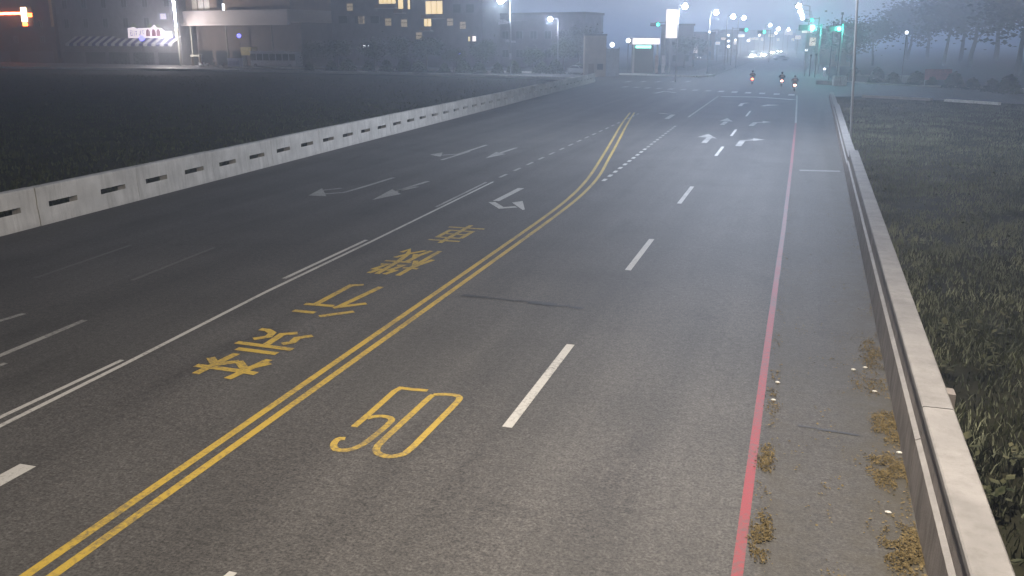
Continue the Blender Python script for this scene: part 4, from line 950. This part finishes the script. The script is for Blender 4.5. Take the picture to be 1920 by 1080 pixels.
# lit pale panels behind the signals
def lit_panel(x0, y0, x1, y1, D, label, m, name="lit_sign"):
    a = at(x0, y1, D); b = at(x1, y0, D); wv = (x1 - x0) * D / 1766; t = thing(name, label, "sign", (a.x, a.y, 0), R(YAW))
    MB().box(0, wv, 0, .35, a.z, b.z).build("sign_box", DARKM, t); MB().box(.03, wv - .03, -.04, -.002, a.z + .05, b.z - .05).build("sign_face", m, t)
    MB().tube([(wv / 2, .18, -.1), (wv / 2, .18, a.z)], .14, 8).build("post", METAL, t); return t
lit_panel(1503, 49, 1523, 62, 240, "pinkish lit board low behind the green signals", PINKW)
lit_panel(1517, 70, 1529, 86, 230, "orange white lit board under the green signals", emit("orange_lit_panel", (1, .78, .6), .85))
lit_panel(1470, 56, 1486, 66, 420, "distant lilac lit board at the end of the road", emit("lilac_panel", (.86, .8, 1), .8))
for x0, y0, x1, y1, D, lb_, c_, e_ in [(1300, 84, 1308, 100, 215, "small upright lit sign beside the station block", (1, .9, .85), .7), (1341, 78, 1350, 84, 250, "small white lit shop sign left of the far road", (.9, .92, 1), 1.0), (1352, 70, 1362, 75, 300, "warm lit shop sign left of the far road", (1, .8, .6), .9), (1384, 64, 1396, 70, 360, "white lit shop sign between the lamps and the middle signals", (.95, .95, 1), 1.1),
        (1408, 70, 1422, 75, 420, "pale lit shop sign behind the left oncoming headlights", (1, .95, .9), 1.0), (1440, 64, 1452, 70, 460, "warm lit shop sign behind the oncoming headlights", (1, .85, .7), 1.0), (1490, 66, 1502, 74, 330, "pinkish lit shop sign left of the green glow", (1, .8, .85), .9), (1532, 74, 1540, 92, 230, "upright lilac lit sign right of the green glow", (.85, .8, 1), .6)]:
    lit_panel(x0, y0, x1, y1, D, lb_, emit("shop_sign_%d" % x0, c_, e_), "shop_sign")
# petrol station corner: tall lit sign, canopy, green strip, banners
lit_panel(1247, 17, 1270, 72, 158, "tall blank pinkish white lit sign by the station canopy", PINKW, "tall_lit_sign")
a = at(1186, 84, 162); wv = (1237 - 1186) * 162 / 1766
t = thing("station_canopy", "low station canopy with white fascia and green light strip", "canopy", (a.x, a.y, 0), R(YAW))
MB().box(0, wv, 0, 5, a.z, zz(71, 162)).build("roof", FASC, t); MB().box(0, wv, -.06, -.002, a.z + .1, zz(72, 162)).build("fascia", emit("dim_fascia", (1, .9, .95), 1.5), t)
MB().box(.6, wv - 1.5, -.25, .3, zz(90, 162), zz(85, 162)).build("light_strip", GREENP, t)
for c in (.3, wv - .3): MB().box(c - .15, c + .15, .3, .6, -.1, a.z - .002).build("column", FASC, t)
MB().box(.5, wv - .5, 3.5, 4.8, -.1, a.z - .003).build("kiosk_wall", WALLD, t)
for i, (x, lb_) in enumerate([(1229, "pinkish upright banner by the canopy column"), (1242, "white upright banner left of the tall sign post")]):
    q = base(x, 152); t = thing("banner_flag", lb_, "banner", q, R(YAW), "banners at the station")
    MB().tube([(0, 0, 0), (0, 0, 3.4)], .03, 6).build("pole", METAL, t)
    MB().add([(.02, .0, .5), (.65, .12, .55), (.5, -.05, 1.3), (.68, .08, 2.0), (.6, -.06, 2.7), (.62, .0, 3.3), (.02, .0, 3.35), (.02, .05, 1.9)], [(0, 1, 2, 7), (7, 2, 3), (7, 3, 4, 6), (6, 4, 5)]).build("cloth", mat("banner_cloth_%d" % i, (.62, .58, .6) if i else (.55, .42, .38), .8), t)
# beige site cabin by the barrier end
a = base(1097, 148); wv = 40 * 148 / 1766
t = thing("site_cabin", "beige flat sided cabin at the far end of the left barrier", "cabin", a, R(YAW))
MB().box(0, wv, 0, 3, 0, zz(66, 148)).build("wall", WALLT, t); MB().box(-.1, wv + .1, -.1, 3.1, zz(66, 148) + .002, zz(63, 148)).build("roof", WALLG, t); MB().box(.6, 1.5, -.04, -.002, .1, 2.1).build("door", WALLB, t); MB().box(2.0, 2.9, -.04, -.002, 1.2, 2.1).build("window", GLASS, t)
t = thing("site_fence", "grey panel fence between the beige cabin and the station", "fence", base(1137, 149), R(YAW))
MB().box(0, 2.1, 0, .12, 0, 4.4).build("panel", mat("grey_panel", (.33, .36, .38), .7), t); MB().box(-.02, .1, -.08, -.002, 0, 4.6).build("post", METAL, t); MB().box(2.0, 2.12, -.08, -.002, 0, 4.6).build("post", METAL, t)
# dim blocks lining the far road
for x0, x1, D, H, lb_, m_ in [(1255, 1300, 215, 9, "hazy low block behind the station", WALLG), (1303, 1340, 290, 8, "hazy block left of the far road, second one", WALLB), (1345, 1385, 400, 10, "hazy block left of the far road, farthest one", WALLG), (1532, 1560, 300, 9, "hazy block right of the far road", WALLG), (1562, 1606, 215, 8, "hazy low block behind the thin pole", WALLB)]:
    a = base(x0, D); wv = (x1 - x0) * D / 1766; t = thing("roadside_block", lb_, "building", a, R(YAW), "hazy blocks along the far road")
    MB().box(0, wv, 0, 12, 0, H).build("wall", m_, t); MB().box(-.2, wv + .2, -.2, 12.2, H + .002, H + .4).build("roof_parapet", WALLD, t)
    k_ = max(2, int(wv / 2.6))
    for fl in range(2):
        for i in range(k_):
            c = wv * (i + .5) / k_; o = MB().box(c - .6, c + .6, -.05, -.002, 1.0 + fl * 3.2, 2.6 + fl * 3.2).build("window", METAL, t)
            MB().box(c - .52, c + .52, -.07, -.051, 1.08 + fl * 3.2, 2.52 + fl * 3.2).build("pane", WINW if (i * 7 + fl * 3 + x0) % 6 == 0 else GLASS, o)
a = base(1590, 250)
# closing rows of distant city at the end of the road
for i, (x0, x1, D, H, lb_) in enumerate([(1395, 1440, 620, 13, "distant grey block at the road's end, left one"), (1445, 1500, 760, 12, "distant grey block closing the road's end"), (1505, 1540, 560, 13, "distant grey block at the road's end, right one")]):
    a = base(x0, D); wv = (x1 - x0) * D / 1766; t = thing("distant_block", lb_, "building", a, R(YAW), "distant blocks at the end of the road")
    MB().box(0, wv, 0, 15, 0, H).build("wall", WALLG, t)
    for j in range(6): o = MB().box(wv * (j + .2) / 6, wv * (j + .8) / 6, -.1, -.002, 3 + (j % 3) * 3, 5 + (j % 3) * 3).build("window", WINW if j in (1, 4) else GLASS, t)

# ------------------------------------------------------------------ cars on the far road
HL = emit("headlight_beam", (1.0, 0.96, 0.88), 400)
carspec = [(1412, 98, "oncoming car with strong headlights, left of the glare", WPAINT), (1432, 97, "oncoming car with strong headlights in the middle of the glare", SPAINT), (1448, 92, "oncoming car farther back at the right of the glare", WPAINT), (1462, 90, "oncoming car farthest back in the glare", DPAINT)]
for x, y, lb_, pm in carspec:
    p = g(x, y + 9); t = car("oncoming_car", lb_, "car", p, R(0), pm, HL)
    if pm is not DPAINT:
        l = bpy.data.lights.new("headlight_light", 'POINT'); l.energy = 11000; l.color = (1, .95, .84); l.shadow_soft_size = .2
        lo = bpy.data.objects.new("headlight_light", l); sc.collection.objects.link(lo); lo.parent = t; lo.location = (0, -3.2, .9)
p = g(1463, 113); car("white_car", "white car crossing the far road in front of the headlight glare", "car", p, R(-70), WPAINT, METAL, False)
p = g(1320, 112); car("parked_car", "dark car parked at the left side of the far road", "car", p, R(-40), DPAINT, DOT)
p = g(1368, 92); car("waiting_car", "car with lights on at the left edge of the far road", "car", p, R(20), SPAINT, WHITEL)

# ------------------------------------------------------------------ small things at the right of the junction
p = g(1545, 143); t = thing("bollard", "white marker bollard at the far end of the right wall", "bollard", (p.x, p.y, 0))
MB().tube([(0, 0, 0), (0, 0, 1.0)], [.18, .15], 10).build("post", mat("white_housing", ()), t); MB().ball((0, 0, 1.12), .2, 10, 7).build("head", DOT, t)
p = g(1530, 158); t = thing("kerb_block", "pale concrete block on the corner island by the bollard", "block", (p.x, p.y, 0), R(-12))
MB().box(0, 2.3, 0, .8, 0, .5).build("block", CONCP, t, bevel=.05)
p = base(1571, 118); t = thing("utility_box", "pale green utility box behind the right wall, left of the thin pole", "utility box", p, R(YAW))
MB().box(0, 1.6, 0, .8, .1, 1.3).build("box", mat("pale_green_metal", (.42, .5, .47), .6), t, bevel=.03); MB().box(.75, .78, -.01, -.001, .2, 1.2).build("door_gap", DARKM, t); MB().box(-.05, 1.65, -.05, .85, 0, .1).build("plinth", CONC, t)
for i, (x, D, H, lb_) in enumerate([(1523, 150, 3.2, "dark post left of the bollard"), (1533, 146, 3.4, "second dark post by the bollard"), (1560, 135, 8.0, "tall dark post behind the utility box"), (1575, 128, 9.0, "tall post between the utility box and the thin pole")]):
    p = base(x, D); t = thing("post", lb_, "post", p, 0, "posts at the right corner"); MB().tube([(0, 0, 0), (0, 0, H)], [.09, .07], 8).build("shaft", DARKM, t); MB().box(-.16, .16, -.1, .1, H + .001, H + .3).build("cap_box", DARKM, t)
for x, y, D, lb_ in [(1366, 66, 300, "upper shop light left of the far road, under the lamp row"), (1379, 75, 330, "second shop light left of the far road"), (1366, 77, 260, "lower shop light left of the far road"), (1366, 87, 230, "shop light nearest the parked dark car"), (1403, 76, 380, "shop light above the left oncoming headlights"), (1455, 62, 420, "shop light between the two middle green signals and the glare"), (1478, 64, 450, "distant shop light near the road's end"), (1512, 94, 220, "low light under the orange white board"), (1330, 60, 250, "faint shop light behind the kerbside trees"), (1424, 66, 430, "distant shop light under the right middle signal")]:
    small_lamp(x, y, D, lb_, WHITEL, D * random.uniform(.0009, .0014), "shop_light")
small_lamp(1700, 61, 126, "small white light among the right hand trees", WHITEL, .2, "small_lamp")
p = base(1742, 116); t = thing("red_hoarding", "dull red hoarding panel among the right hand trees", "hoarding", p, R(YAW))
MB().box(0, 3.3, 0, .1, .9, 2.2).build("panel", mat("dull_red_panel", (.30, .10, .10), .8), t)
for c in (.1, 3.2): MB().box(c - .05, c + .05, .101, .2, 0, 2.3).build("post", METAL, t)
p = base(1612, 131); t = thing("low_wall", "low pale wall under the hazy trees right of the thin pole", "wall", p, R(-14)); MB().box(0, 10, 0, .25, 0, .9).build("wall_body", CONCP, t); MB().box(-.05, 10.05, -.05, .3, .902, 1.0).build("coping", CONC, t)

# ------------------------------------------------------------------ night haze round everything
hz = MB(); hz.box(-1000, 1000, -90, 2700, -1.2, 26)
m = bpy.data.materials.new("night_haze"); m.use_nodes = True; N, L = nodes_of(m); N.remove(N["Principled BSDF"])
v = N.new("ShaderNodeVolumePrincipled"); v.inputs["Density"].default_value = HAZE_DENSITY; v.inputs["Anisotropy"].default_value = HAZE_G; v.inputs["Color"].default_value = (.80, .88, 1, 1)
L.new(v.outputs[0], N["Material Output"].inputs["Volume"])
h = hz.build("haze", m); tag(h, "thin bluish night haze over the whole place", "haze", kind="stuff")
